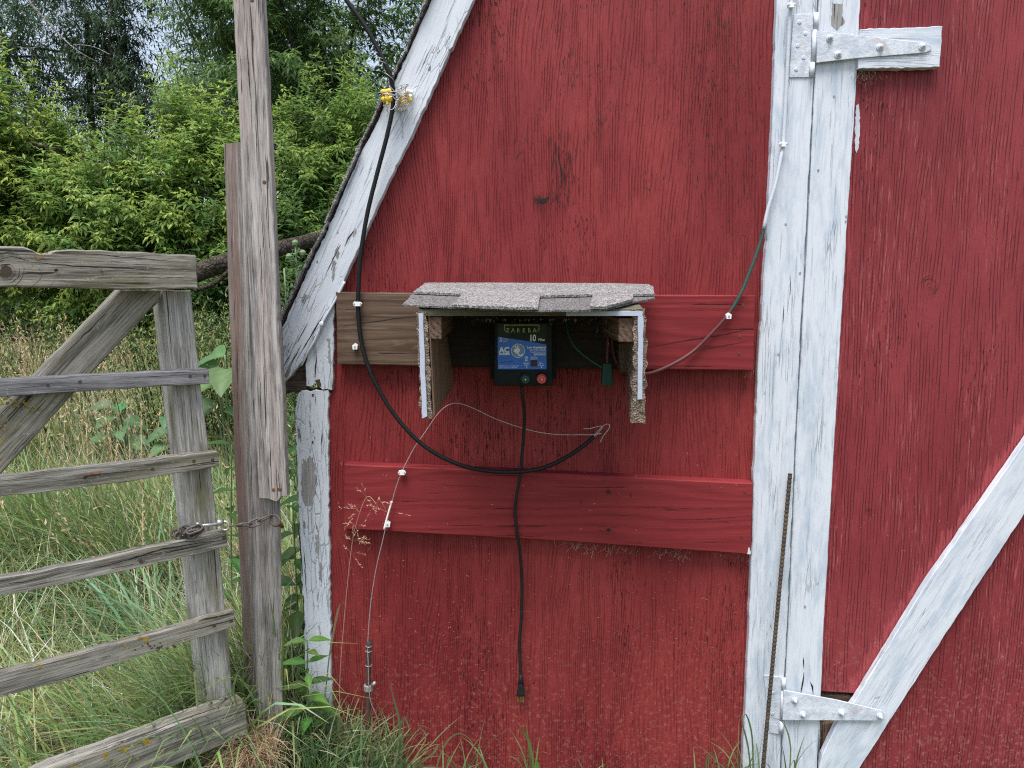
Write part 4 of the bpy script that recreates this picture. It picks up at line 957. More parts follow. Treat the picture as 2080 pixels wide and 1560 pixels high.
# ------------------------------------------------------------------ post with the board nailed to it
post = thing('wooden_post', P(530, 1540, 1.97), 'weathered square wooden post with a taller grey board nailed to its face', 'post')
def column(name, lines, ys, mat, parent, n=26, jit=0.0006, top=None, label=None, gk=0):
    """lines: for each arris a list of (px,py) from top to bottom; ys: its distance"""
    rr = random.Random(9); V, A = [], []; m = len(lines)
    for k in range(n + 1):
        f = k / n
        for j, (ln, y) in enumerate(zip(lines, ys)):
            s = f * (len(ln) - 1); i = min(int(s), len(ln) - 2); u = s - i
            x = ln[i][0] + (ln[i + 1][0] - ln[i][0]) * u; yy = ln[i][1] + (ln[i + 1][1] - ln[i][1]) * u
            p = P(x, yy, y) + Vector((rr.gauss(0, jit), rr.gauss(0, jit), 0)); V.append(p)
    per = [0]
    for j in range(1, m): per.append(per[-1] + (V[j] - V[j - 1]).length)
    A = [(v.z + 4, per[i % m] + 3, 0.0) for i, v in enumerate(V)]
    Fc = [[k * m + j, (k + 1) * m + j, (k + 1) * m + (j + 1) % m, k * m + (j + 1) % m] for k in range(n) for j in range(m)]
    Fc.append(list(range(m))); Fc.append([n * m + j for j in range(m)][::-1])
    o = mk(name, V, Fc, mat, parent, attrs=A, label=label)
    return o
column('post', [[(455, 303), (462, 500), (475, 900), (485, 1100), (496, 1350), (503, 1560)], [(457, 292), (464, 500), (477, 900), (487, 1100), (498, 1350), (505, 1560)],
                [(490, 288), (498, 500), (510, 900), (514, 1100), (521, 1350), (526, 1560)], [(496, 288), (502, 500), (514, 900), (518, 1100), (525, 1350), (530, 1560)],
                [(545, 290), (553, 500), (568, 900), (571, 1100), (573, 1350), (577, 1560)], [(520, 290), (528, 500), (542, 900), (550, 1100), (555, 1350), (560, 1560)]],
       [1.985, 1.978, 1.937, 1.935, 1.962, 2.04], MT['post'], post)
nb = slab('nailed_board', [(472, -60), (473, 0), (490, 330), (510, 640), (520, 900), (526, 1012), (545, 1014), (562, 1020), (572, 1009), (582, 1008), (576, 850), (562, 600), (549, 300), (533, 0), (530, -60)], Plane((-0.63, 1.918, 0), (0.12, 1, 0)), 0.022, MT['board'], post, [(545, 1000), (505, 50)], 0.02, 0.0004, 0.0018, label='taller grey board with faded pink tinge',
     cracks=[([(500, 60), (506, 160), (512, 240)], 0.002), ([(520, 250), (522, 300)], 0.002), ([(530, 420), (540, 560)], 0.0015), ([(528, 760), (530, 850)], 0.0015), ([(548, 880), (552, 1000)], 0.002)])
for x, y in ((512, 0), (537, 370), (556, 995), (568, 994)):
    lathe('nail', Plane((-0.63, 1.918, 0), (0.12, 1, 0)).at(x, y), (-0.12, -1, 0), [(0, 0.005), (0.001, 0.0046), (0.0014, 0.003)], MT['rust'], nb, 9)
# ------------------------------------------------------------------ gate
GN = Vector((-1, 1, 0)).normalized()           # away from the viewer: the gate stands at 45 degrees
gp0 = P(402, 550, 1.80)
def GP(d=0.0): return Plane(gp0 + GN * d, GN)
gate = thing('wooden_gate', GP().at(250, 1500) * 1.0, 'weathered grey wooden farm gate chained shut to the post, swung towards the viewer', 'gate')
gate.location.z = 0.1
def gslab(name, poly, d, th, mat, grain, **kw): return slab(name, poly, GP(d), th, mat, gate, grain, **kw)
L = -260
gslab('top_rail', [(L, 500), (0, 500), (48, 501), (62, 506), (78, 514), (100, 514), (118, 508), (145, 506), (260, 511), (396, 518), (400, 520), (403, 586), (300, 588), (100, 585), (0, 583), (L, 580)], 0.0, 0.045, MT['rail'], [(0, 540), (400, 550)], step=0.025, jit=0.0008, bev=0.003,
      cracks=[([(30, 530), (150, 540), (260, 545), (330, 552)], 0.0025), ([(150, 512), (250, 522), (390, 535)], 0.0015), ([(60, 572), (110, 570), (200, 572)], 0.001), ([(20, 520), (60, 530)], 0.002), ([(250, 562), (330, 565), (396, 560)], 0.0015)] + rings(12, 552, 46, 40, 5, .0018) + rings(30, 556, 80, 52, 3, .0012),
      patches=[([(2, 541), (12, 538), (22, 544), (24, 553), (18, 561), (8, 564), (0, 562)], 4), ([(109, 547), (116, 546), (118, 551), (111, 552)], 1), ([(204, 550), (209, 550), (208, 554), (204, 554)], 4),
               ] + spots(72, 522, 10, 5, 22, 5, 1.2, 3.5), mats2=[MT['crack'], MT['bare'], MT['lichen'], MT['knot'], m_plain('orange_stain', (0.26, 0.16, 0.06), 0.9, 0, 0.3, 150, 0.001)])
for nm, pl in (('post_upright', None),): pass
st = gslab('upright', [(331, 588), (388, 590), (408, 780), (428, 940), (448, 1130), (464, 1290), (476, 1440), (486, 1600), (432, 1600), (424, 1440), (408, 1290), (392, 1130), (372, 950), (352, 780)], 0.046, 0.075, MT['stile'], [(440, 1440), (360, 600)], step=0.03, jit=0.0006, bev=0.003)
sy = gslab('diagonal_brace', [(L, 1250), (L, 1110), (0, 842), (80, 760), (160, 678), (246, 588), (327, 589), (325, 612), (300, 635), (240, 700), (150, 800), (60, 900), (0, 966)], 0.046, 0.040, MT['rail'], [(0, 900), (280, 600)], step=0.03, jit=0.0006, bev=0.003,
      cracks=[([(120, 730), (180, 672), (235, 615)], 0.0025), ([(20, 930), (80, 868)], 0.0015)],
      patches=spots(45, 822, 20, 8, 40, 5, 1.5, 4.5) + spots(0, 850, 10, 12, 14, 5, 1.5, 4), mats2=[MT['crack'], MT['bare'], MT['lichen'], MT['knot'], m_plain('ochre_lichen', (0.27, 0.20, 0.05), 0.9, 0, 0.35, 180, 0.001)])
gslab('slat', [(L, 782), (0, 770), (150, 762), (421, 749), (425, 752), (426, 779), (300, 787), (120, 799), (0, 806), (L, 820)], 0.021, 0.024, m_wood('dark_slat_wood', (0.085, 0.08, 0.085), (0.33, 0.32, 0.325), None, 0, lichen=0.2, cracks=1.6, ringk=260), [(0, 788), (420, 765)], step=0.02, jit=0.0009, bev=0.0015, label='uppermost slat, darker grey than the others',
      cracks=[([(230, 770), (330, 764), (400, 758)], 0.0015), ([(10, 790), (100, 782)], 0.001)], patches=[([(383, 762), (389, 761), (389, 767), (383, 767)], 4), ([(413, 761), (418, 761), (418, 767), (413, 767)], 4), ([(94, 780), (100, 779), (100, 786), (94, 786)], 4), ([(158, 774), (166, 772), (165, 778), (159, 778)], 4)])
gslab('slat', [(L, 1003), (0, 967), (60, 962), (300, 934), (440, 916), (445, 920), (446, 947), (300, 972), (100, 999), (0, 1009), (L, 1045)], 0.021, 0.024, MT['slat'], [(0, 985), (440, 932)], step=0.02, jit=0.0009, bev=0.0015,
      cracks=[([(150, 968), (250, 958), (330, 950)], 0.0012), ([(0, 988), (60, 984)], 0.0015)], patches=[([(306, 951), (312, 949), (313, 955), (307, 956)], 4), ([(390, 935), (396, 933), (397, 939), (391, 940)], 4), ([(428, 932), (434, 930), (435, 936), (429, 938)], 4)])
gslab('slat', [(L, 1208), (0, 1173), (50, 1166), (200, 1137), (300, 1112), (400, 1092), (460, 1078), (464, 1110), (400, 1126), (300, 1150), (150, 1182), (0, 1212), (L, 1262)], 0.021, 0.024, MT['slat'], [(0, 1190), (460, 1095)], step=0.02, jit=0.0010, bev=0.0015,
      cracks=[([(170, 1158), (250, 1140), (330, 1115), (460, 1095)], 0.003), ([(0, 1190), (100, 1172)], 0.0015), ([(330, 1105), (400, 1098), (455, 1085)], 0.0018)] + rings(286, 1139, 20, 10, 3, .0014),
      patches=[([(281, 1139), (287, 1136), (291, 1139), (287, 1143), (282, 1143)], 4), ([(450, 1090), (458, 1088), (458, 1094), (451, 1095)], 4)])
gslab('slat', [(L, 1430), (0, 1366), (100, 1345), (200, 1318), (280, 1297), (380, 1268), (475, 1239), (481, 1273), (400, 1297), (300, 1326), (150, 1378), (0, 1416), (L, 1480)], 0.021, 0.024, MT['slat'], [(0, 1390), (475, 1256)], step=0.02, jit=0.0010, bev=0.0015,
      patches=spots(292, 1298, 7, 4, 12, 3, 1.2, 3.6) + spots(255, 1312, 9, 3, 8, 3, 1, 2.6) + spots(75, 1352, 10, 4, 8, 3, 1, 2.6) + spots(315, 1312, 18, 5, 26, 4, 1, 3.2) + [([(429, 1268), (436, 1265), (437, 1272), (430, 1274)], 4), ([(463, 1258), (470, 1255), (471, 1262), (464, 1264)], 4)])
bl = [(505, 1436), (500, 1427), (496, 1423)]
gslab('bottom_rail', [(L, 1760), (60, 1586), (110, 1560), (200, 1530), (280, 1500), (400, 1454), (496, 1423), (501, 1433), (506, 1492), (440, 1520), (380, 1545), (300, 1585), (200, 1640), (L, 1860)], -0.012, 0.05, MT['slat'], [(150, 1600), (500, 1460)], step=0.02, jit=0.0010, bev=0.004,
      cracks=[([(300, 1530), (400, 1490), (490, 1455)], 0.0015)],
      patches=spots(298, 1505, 5, 3, 9, 3, 2, 4.5) + spots(254, 1522, 6, 4, 9, 3, 2, 4.5) + spots(217, 1534, 6, 4, 10, 3, 2, 4.5) + spots(270, 1512, 16, 3, 10, 3, 1, 2.6) + spots(240, 1545, 26, 6, 12, 3, 1, 3) + spots(157, 1556, 6, 3, 6, 3, 2, 3.5))
tube('bent_nail', [GP(0.015).at(172, 970), GP(-0.004).at(178, 965), GP(-0.005).at(190, 963), GP(-0.004).at(204, 962)], 0.0032, MT['rust'], gate, 7)
# ------------------------------------------------------------------ chain
chn = thing('chain', P(500, 1062, 1.9), 'rusty chain with a silver snap hook holding the gate to the post', 'chain')
def chainlink(c, d, roll, L=0.034, W=0.016, r=0.0026, mat='chain', parent=chn, name='link'):
    d = Vector(d).normalized(); u = d.orthogonal().normalized(); u = Matrix.Rotation(roll, 3, d) @ u; pts = []
    h = (L - W) / 2
    for k in range(8): an = -math.pi / 2 + math.pi * k / 7; pts.append(Vector(c) + d * (h + math.cos(an) * W / 2) + u * math.sin(an) * W / 2)
    for k in range(8): an = math.pi / 2 + math.pi * k / 7; pts.append(Vector(c) + d * (-h + math.cos(an) * W / 2) + u * math.sin(an) * W / 2)
    V, Fc = tube_geo(pts, r, 8, True); return mk(name, V, Fc, MT[mat], parent, smooth=True)
def chain_run(pts, step, **kw):
    q = smooth_path(pts, 10); acc = 0; last = q[0]; roll = 0.5; out = []
    cum = [0]
    for i in range(1, len(q)): cum.append(cum[-1] + (q[i] - q[i - 1]).length)
    n = int(cum[-1] / step)
    for k in range(n):
        s = (k + 0.5) * step; i = next(j for j in range(1, len(cum)) if cum[j] >= s); d = (q[i] - q[i - 1])
        p = q[i - 1] + d * ((s - cum[i - 1]) / d.length); chainlink(p, d, roll + (k % 2) * 1.35, **kw)
chain_run([P(468, 1068, 1.845), P(490, 1066, 1.868), P(515, 1063, 1.888), P(540, 1052, 1.90), P(558, 1052, 1.915)], 0.026)
# snap hook
sn = link(bpy.data.objects.new('snap_hook', None)); sn.parent = chn; sn.location = P(430, 1068, 1.83) - wpos(chn)
tube('barrel', [P(402, 1068, 1.80), P(447, 1064, 1.835)], lambda t: 0.0048 if t > 0.12 else 0.003, MT['chrome'], sn, 10, 8)
tube('thumb_stud', [P(399, 1066, 1.795), P(405, 1065, 1.80)], 0.0060, MT['chrome'], sn, 10, 2)
tube('collar', [P(441, 1061, 1.828), P(453, 1060, 1.838)], 0.0068, MT['chrome'], sn, 10, 2)
ring = [P(457, 1068, 1.838) + Vector((math.cos(a) * 0.009, 0.002 * math.cos(a), math.sin(a) * 0.011)) for a in np.linspace(0, 2 * math.pi, 15)[:-1]]
V, Fc = tube_geo(ring, 0.0028, 8, True); mk('swivel_eye', V, Fc, MT['chrome'], sn, smooth=True)
tube('hook_bow', [P(400, 1068, 1.797), P(392, 1070, 1.79), P(388, 1076, 1.785), P(394, 1079, 1.787), P(402, 1076, 1.795)], 0.0036, MT['chrome'], sn, 8)
# knot of chain round the upright
for i, (x, y, dx, dz, ro) in enumerate(((395, 1075, 1, .3, .3), (385, 1074, 1, -.5, .9), (390, 1081, 1, .1, 1.6), (377, 1079, .8, -.7, .2), (398, 1082, .9, .6, 1.1), (371, 1084, 1, .5, .6), (383, 1086, 1, 0, 1.2), (364, 1080, 1, .3, .2))):
    chainlink(P(x, y, 1.775 + 0.002 * i), (dx, 0.6, dz), ro, 0.036, 0.015, 0.0030, 'chain')
eye = link(bpy.data.objects.new('ring_bolt', None)); eye.parent = chn; eye.location = P(560, 1055, 1.92) - wpos(chn)
ring = [P(559, 1057, 1.925) + Vector((math.cos(a) * 0.0145, -0.006 * math.cos(a), math.sin(a) * 0.0145)) for a in np.linspace(0, 2 * math.pi, 19)[:-1]]
V, Fc = tube_geo(ring, 0.0032, 8, True); mk('ring', V, Fc, MT['chain'], eye, smooth=True)
tube('shank', [P(566, 1064, 1.92), P(574, 1070, 1.945)], 0.005, MT['rust'], eye, 7, 2)

#VEG#
# ------------------------------------------------------------------ vegetation
def nrm(v): return v / np.maximum(np.linalg.norm(v, axis=-1, keepdims=True), 1e-9)
def jitcol(base, n, v=0.18, hue=0.08):
    base =  np.asarray(base, float).reshape(-1, 3) if np.ndim(base) > 1 else np.tile(np.asarray(base, float), (n, 1))
    b = base * np.exp(RNG.normal(0, v, (n, 1))); b[:, 0] *= np.exp(RNG.normal(0, hue, n)); b[:, 2] *= np.exp(RNG.normal(0, hue, n)); return np.clip(b, 0.002, 0.75)
class Bag:
    def __init__(s): s.V, s.Q, s.T, s.C, s.n = [], [], [], [], 0
    def add(s, V, Q, T, C):
        if Q is not None: s.Q.append(Q + s.n)
        if T is not None: s.T.append(T + s.n)
        s.V.append(V); s.C.append(C); s.n += len(V)
    def build(s, name, mat, parent=None, loc=None):
        V = np.concatenate(s.V); loc = V.mean(0) if loc is None else loc
        return npmesh(name, V, np.concatenate(s.Q) if s.Q else None, np.concatenate(s.T) if s.T else None, np.concatenate(s.C), mat, parent, tuple(float(x) for x in loc))
    def blades(s, base, az, length, tilt, curl, width, col, seg=4, tipcol=None, twist=0.6):
        n = len(base); t = np.linspace(0, 1, seg + 1)
        th = tilt[:, None] + curl[:, None] * t[None] ** 1.3
        ds = length[:, None] / seg
        hx = np.concatenate([np.zeros((n, 1)), np.cumsum(np.sin(th[:, :-1]) * ds, 1)], 1); vz = np.concatenate([np.zeros((n, 1)), np.cumsum(np.cos(th[:, :-1]) * ds, 1)], 1)
        c = np.stack([base[:, 0, None] + hx * np.cos(az)[:, None], base[:, 1, None] + hx * np.sin(az)[:, None], base[:, 2, None] + vz], -1)
        sa = az + math.pi / 2 + RNG.normal(0, twist, n); side = np.stack([np.cos(sa), np.sin(sa), RNG.normal(0, 0.25, n)], -1)[:, None]
        wv = (width[:, None] * 0.5 * np.interp(t, [0, .3, .7, 1], [0.7, 1, .7, 0.06])[None])[..., None]
        V = np.stack([c - side * wv, c + side * wv], 2).reshape(-1, 3)
        i = (np.arange(n) * (seg + 1) * 2)[:, None] + (np.arange(seg) * 2)[None]
        Q = np.stack([i, i + 1, i + 3, i + 2], -1).reshape(-1, 4)
        C = np.repeat(col[:, None], seg + 1, 1)
        if tipcol is not None: C = C + (np.asarray(tipcol)[None, None] - C) * (t[None, :, None] ** 2) * 0.6
        s.add(V, Q, None, np.repeat(C.reshape(-1, 3), 2, 0)); return c
    def leaves(s, base, d, nor, L, W, col, fold=0.25, droop=0.2):
        n = len(base); d = nrm(d); side = nrm(np.cross(d, nor)); up = np.cross(side, d)
        L = L[:, None]; W = W[:, None]
        mid = base + d * L * 0.5 - up * W * fold; tip = base + d * L - up * L * droop
        a = base + d * L * 0.42 - side * W * .5; b = base + d * L * 0.42 + side * W * .5
        V = np.stack([base, a, b, mid, tip], 1).reshape(-1, 3); i = (np.arange(n) * 5)[:, None]
        T = np.concatenate([i + np.array([[0, 1, 3]]), i + np.array([[0, 3, 2]]), i + np.array([[1, 4, 3]]), i + np.array([[3, 4, 2]])], 0)
        s.add(V, None, T, np.repeat(col, 5, 0))
    def twigs(s, pts, r0, r1, col):
        """pts (n,k,3) thin three sided stems"""
        n, k = pts.shape[:2]; t = np.linspace(0, 1, k); rad = r0 + (r1 - r0) * t
        offs = np.array([[1, 0, 0], [-.5, .87, 0], [-.5, -.87, .2]])
        V = (pts[:, :, None] + offs[None, None] * rad[None, :, None, None]).reshape(-1, 3)
        i = (np.arange(n) * k * 3)[:, None, None] + (np.arange(k - 1) * 3)[None, :, None]; j = np.arange(3)[None, None]
        Q = np.stack([i + j, i + (j + 1) % 3, i + 3 + (j + 1) % 3, i + 3 + j], -1).reshape(-1, 4)
        s.add(V, Q, None, np.tile(np.asarray(col, float), (len(V), 1)))

def rdir(n): return nrm(RNG.normal(0, 1, (n, 3)))
def shoots(bag, start, d, L, K, col, tipcol, leafL, leafW, comp=2, rach=0.09, upc=0.3, stem=(0.09, 0.075, 0.04), droopf=1.0, wood=None):
    """arching twigs with opposite compound leaves (comp pairs of leaflets and one at the end)"""
    n = len(start); d = nrm(d); t = np.linspace(0.0, 1, K)
    bend = nrm(RNG.normal(0, 1, (n, 3)) * np.array([1, 1, .3]))
    P_ = start[:, None] + d[:, None] * (L[:, None] * t[None])[..., None] + bend[:, None] * (L[:, None] * 0.22 * t[None] ** 2)[..., None]
    P_[:, :, 2] -= (L[:, None] * 0.22 * droopf) * t[None] ** 2
    (wood or bag).twigs(P_, 0.005, 0.0015, stem)
    tang = nrm(np.gradient(P_, axis=1))
    an = RNG.uniform(0, 6.28, (n, 1)) + (np.arange(K) % 2)[None] * 1.57
    ref = nrm(np.cross(tang, np.array([0.13, 0.2, 1.0]))); ref2 = np.cross(tang, ref)
    rad = ref * np.cos(an)[..., None] + ref2 * np.sin(an)[..., None]
    for sgn in (-1, 1):
        q = nrm(rad * sgn + tang * 0.75 + np.array([0, 0, upc]) + RNG.normal(0, .2, rad.shape))
        b = P_.reshape(-1, 3); q = q.reshape(-1, 3); m = len(b)
        tt = np.tile(t, n)
        cc = col + (tipcol - col) * (tt[:, None] ** 2.2) * RNG.uniform(0.3, 1.0, (n, 1)).repeat(K, 0) if np.ndim(tipcol) else np.tile(col, (m, 1))
        sz = (1.0 - 0.45 * tt ** 2) * RNG.uniform(0.75, 1.15, m)
        rl = rach * sz
        down = np.array([0, 0, -1.0])
        if comp == 0:
            bag.leaves(b, nrm(q + down * .25 * droopf), rdir(m) * .5 + np.array([0, 0, 1.]), leafL * sz, leafW * sz, jitcol(cc, m)); continue
        ends = b + q * rl[:, None] + down * (rl * .25)[:, None]
        bag.leaves(ends, nrm(q * 1.0 + down * (0.55 * droopf) + RNG.normal(0, .2, q.shape)), rdir(m) * .4 + np.array([0, -.3, 1.]), leafL * sz, leafW * sz, jitcol(cc, m))
        side = nrm(np.cross(q, np.array([0, 0, 1.0])))
        for pi in range(comp):
            f = 0.45 + 0.5 * pi / max(1, comp - 0) if comp > 1 else 0.6
            pb = b + q * (rl * f)[:, None] + down * (rl * .15 * f)[:, None]
            for s2 in (-1, 1):
                bag.leaves(pb, nrm(side * s2 + q * .65 + down * (.6 * droopf) + RNG.normal(0, .22, q.shape)), rdir(m) * .4 + np.array([0, -.3, 1.]), leafL * .9 * sz, leafW * sz, jitcol(cc, m))
        # leaf stalk
        bag.leaves(b, q, rdir(m), rl, np.full(m, 0.004), np.tile([0.16, .2, .06], (m, 1)), 0, .25)

def crown_points(ells, n, shell=0.38):
    ws = np.array([e[3] * e[4] * e[5] for e in ells]) ** 0.7; ws /= ws.sum(); ix = RNG.choice(len(ells), n, p=ws); E = np.array(ells)[ix]
    u = rdir(n); r = RNG.uniform(0, 1, n) ** shell
    return E[:, :3] + u * r[:, None] * E[:, 3:6], u, r
def limb_paths(base, top, ells, n, r0):
    ps = [([Vector(base), Vector(base) * .5 + Vector(top) * .5 + Vector((random.uniform(-.12, .12), random.uniform(-.1, .1), 0)), Vector(top)], lambda t: r0 * (1 - .6 * t))]
    for i in range(n):
        e = random.choice(ells); f = random.uniform(.35, 1)
        s_ = Vector(base).lerp(Vector(top), f); u = Vector((random.gauss(0, 1), random.gauss(0, 1), random.uniform(-.3, 1.2))).normalized()
        q = Vector((e[0] + u.x * e[3] * .8, e[1] + u.y * e[4] * .8, e[2] + u.z * e[5] * .8)); r1 = r0 * random.uniform(.22, .45)
        ps.append(([s_, s_.lerp(q, .5) + Vector((0, 0, random.uniform(.0, .25))), q], (lambda rr_: (lambda t: rr_ * (1 - .8 * t)))(r1)))
    return ps
def tree(name, label, cat, base, top, ells, nshoot, L, K, col, tip, lL, lW, comp, rach, group, r0=0.05, nl=10, up=0.5, droopf=1.0, voids=(), stem=(0.09, .075, .04), bark='bark'):
    t = thing(name, base, label, cat, group)
    tubes('trunk', limb_paths(base, top, ells, nl, r0), .03, MT[bark], t, 6, 4)
    bag = Bag(); p, u, r = crown_points(ells, nshoot)
    if voids:
        keep = np.ones(len(p), bool)
        for v in voids: keep &= (((p - np.array(v[:3])) / np.array(v[3:6])) ** 2).sum(1) > 1
        p, u, r = p[keep], u[keep], r[keep]
    d = nrm(u + np.array([0, 0, up]) + RNG.normal(0, .3, p.shape)); n = len(p)
    LL = RNG.uniform(.6, 1.2, n) * L
    shoots(bag, p - d * LL[:, None] * .5, d, LL, K, np.array(col, float), np.array(tip, float) if tip else 0, lL, lW, comp, rach, stem=stem, droopf=droopf)
    if cat == 'sapling':                      # upright leaders above the crown
        q = []
        for e in ells:
            for _ in range(9): q.append((e[0] + random.uniform(-.9, .9) * e[3], e[1] + random.uniform(-.6, .3) * e[4], e[2] + random.uniform(.35, .8) * e[5]))
        q = np.array(q); m = len(q); shoots(bag, q, np.tile([0, 0, 1.], (m, 1)) + RNG.normal(0, .22, (m, 3)), RNG.uniform(.35, .7, m), 10, np.array(col, float) * 1.15, np.array(tip, float), lL, lW, comp, rach, stem=(.22, .22, .1), droopf=.3)
    bag.build('crown', MT['leaf'], t); return t
SG = 'bright box elder saplings behind the gate'
GRN, TIP = (0.190, 0.315, 0.072), (0.533, 0.640, 0.135)
tree('sapling', 'bushy light green sapling at the left edge, tallest of the bright ones', 'sapling', (-4.75, 7.0, 0), (-4.6, 7.0, 3.0), [(-4.7, 6.9, 2.1, .75, .7, .9), (-4.5, 7.0, 2.7, .35, .4, .4)], 270, .5, 9, GRN, (0.495, 0.564, 0.099), .090, .029, 2, .09, SG)
tree('sapling', 'light green sapling with a broad crown second from the left edge', 'sapling', (-3.9, 7.3, 0), (-3.9, 7.2, 2.6), [(-3.9, 7.1, 1.8, .75, .7, .75), (-4.05, 7.2, 2.4, .3, .3, .3)], 260, .48, 9, GRN, TIP, .086, .028, 2, .088, SG)
tree('sapling', 'low light green sapling in the middle of the bright thicket', 'sapling', (-3.25, 6.8, 0), (-3.3, 6.9, 2.4), [(-3.35, 6.8, 1.7, .7, .65, .7), (-3.4, 7.0, 2.2, .3, .3, .35)], 250, .48, 9, (0.164, 0.294, 0.077), TIP, .085, .028, 2, .086, SG)
tree('sapling', 'light green sapling with tall thin shoots just left of the wooden post', 'sapling', (-2.75, 7.1, 0), (-2.9, 7.1, 2.7), [(-2.8, 7.0, 1.8, .65, .65, .75), (-3.0, 7.2, 2.5, .22, .25, .45), (-2.65, 7.1, 2.4, .2, .2, .3)], 250, .48, 9, (0.181, 0.310, 0.072), TIP, .085, .028, 2, .086, SG)
tree('sapling', 'mid green sapling between the wooden post and the white rake board', 'sapling', (-2.0, 7.4, 0), (-2.0, 7.4, 3.0), [(-2.0, 7.3, 1.95, .7, .7, .8), (-1.6, 7.5, 2.6, .6, .6, .6)], 290, .48, 9, (0.152, 0.268, 0.063), (0.400, 0.526, 0.108), .085, .028, 2, .086, SG)
tree('sapling', 'dark green sapling low beside the foot of the rake board', 'sapling', (-1.3, 6.9, 0), (-1.3, 6.9, 1.9), [(-1.3, 6.9, 1.5, .6, .6, .6), (-2.3, 6.6, 1.35, .5, .4, .4)], 170, .45, 9, (0.101, 0.202, 0.063), (0.218, 0.370, 0.099), .085, .028, 2, .086, SG)
BG = 'larger trees behind the saplings'
tree('box_elder', 'tall mid green tree filling the gap between the post and the barn roof', 'tree', (-2.2, 9.3, 0), (-2.2, 9.3, 4.2), [(-2.4, 9.0, 3.9, 1.4, 1.0, 1.6), (-1.0, 9.2, 4.2, 1.2, 1.0, 1.9), (-2.9, 9.2, 5.2, 1.2, 1, 1.3), (-3.6, 10.2, 3.6, 1.0, .8, .8), (-1.4, 8.8, 2.6, 1.2, .8, 1.0)], 760, .6, 8, (0.101, 0.189, 0.059), (0.250, 0.395, 0.099), .11, .03, 2, .11, BG, .11, 14)
tree('willow', 'dark narrow leaved tree at the upper left with sky showing through its crown', 'tree', (-6.2, 12.0, 0), (-6.3, 12, 5.4), [(-7.3, 11.8, 4.9, 1.6, 1.2, 1.5), (-5.9, 12, 3.9, 1.3, 1.1, 1.1), (-7.9, 12, 3.4, 1.4, 1, 1.2), (-6.1, 12.1, 6.4, 1.3, 1.1, .8), (-5.9, 12.2, 5.0, .9, 1, 1.0)], 1900, .75, 12, (0.07, .125, .06), (0.13, .21, .085), .12, .028, 0, 0, BG, .08, 9, up=-.1, droopf=1.8, voids=[(-5.35, 12, 5.0, .26, 2, .5)])
tree('willow', 'dark narrow leaved tree beside the post top, its black limbs standing against the sky', 'tree', (-4.1, 12.4, 0), (-4.3, 12.4, 5.2), [(-4.0, 12.4, 5.2, 1.0, 1.1, 1.2), (-4.6, 12.5, 3.9, 1.0, 1, .8), (-3.2, 12.6, 4.4, 1.2, 1.1, 1.6), (-4.9, 12.5, 6.6, 1.0, 1.1, .6)], 1600, .75, 12, (0.06, .115, .052), (0.12, .20, .08), .12, .028, 0, 0, BG, .08, 9, up=-.1, droopf=1.8, voids=[(-5.3, 12.4, 5.2, .32, 2, .5), (-4.35, 12.5, 3.75, .28, 2, .35)])
# far wood
def far_wood():
    bag = Bag(); n = 42000; x = RNG.uniform(-26, 14, n); y = RNG.uniform(16, 21, n)
    top = 3.3 + 1.0 * np.sin(x * .7) + .7 * np.sin(x * 1.9 + 1); z = RNG.uniform(0, 1, n) ** .8 * top
    bag.leaves(np.stack([x, y, z], -1), rdir(n) + np.array([0, 0, -.4]), rdir(n), RNG.uniform(.2, .34, n), RNG.uniform(.08, .13, n), jitcol((0.05, .09, .04), n, .35))
    tag(bag.build('far_wood', MT['leaf']), 'dark belt of trees far behind the thicket', 'trees', kind='stuff')
far_wood()
# fallen trunk and bare limbs
fl = thing('fallen_trunk', (-1.9, 5.4, 1.3), 'fallen tree trunk lying propped behind the gate and post under the leaves', 'log')
tube('trunk', [P(300, 590, 5.9), P(405, 552, 5.9), P(480, 526, 5.9), P(570, 504, 5.9), P(640, 486, 6.3), P(760, 455, 6.9)], lambda t: .078 - .03 * t, MT['bark'], fl, 12, 6)
tube('broken_limb', [P(395, 590, 5.5), P(440, 572, 5.45), P(500, 520, 5.45)], .018, MT['bark'], fl, 6)
db = thing('dead_branch', P(60, 40, 6.6), 'pale bare dead branch arching down at the upper left corner', 'branch')
tubes('limb', [([P(30, -60, 6.5), P(58, 0, 6.5), P(92, 40, 6.5), P(125, 75, 6.5), P(160, 105, 6.5), P(205, 130, 6.6)], lambda t: .012 * (1 - .7 * t)), ([P(92, 32, 6.5), P(88, 60, 6.4), P(82, 95, 6.4)], .004), ([P(105, 50, 6.5), P(122, 75, 6.4), P(123, 92, 6.4)], .003),
               ([P(110, 62, 6.5), P(90, 90, 6.4), P(60, 98, 6.4), P(35, 95, 6.4)], .003), ([P(150, 90, 6.5), P(190, 95, 6.4), P(225, 112, 6.4)], .0035), ([P(92, 35, 6.5), P(120, 20, 6.5), P(150, 24, 6.5)], .003)], .006, MT['palebark'], db, 5)
tag(tubes('low_limb', [([P(20, 262, 6.9), P(55, 285, 6.9), P(95, 300, 6.9), P(130, 305, 7.0)], lambda t: .028 * (1 - .4 * t))], .01, MT['bark'], None, 6), 'short dark limb showing through the leaves at the far left', 'branch')

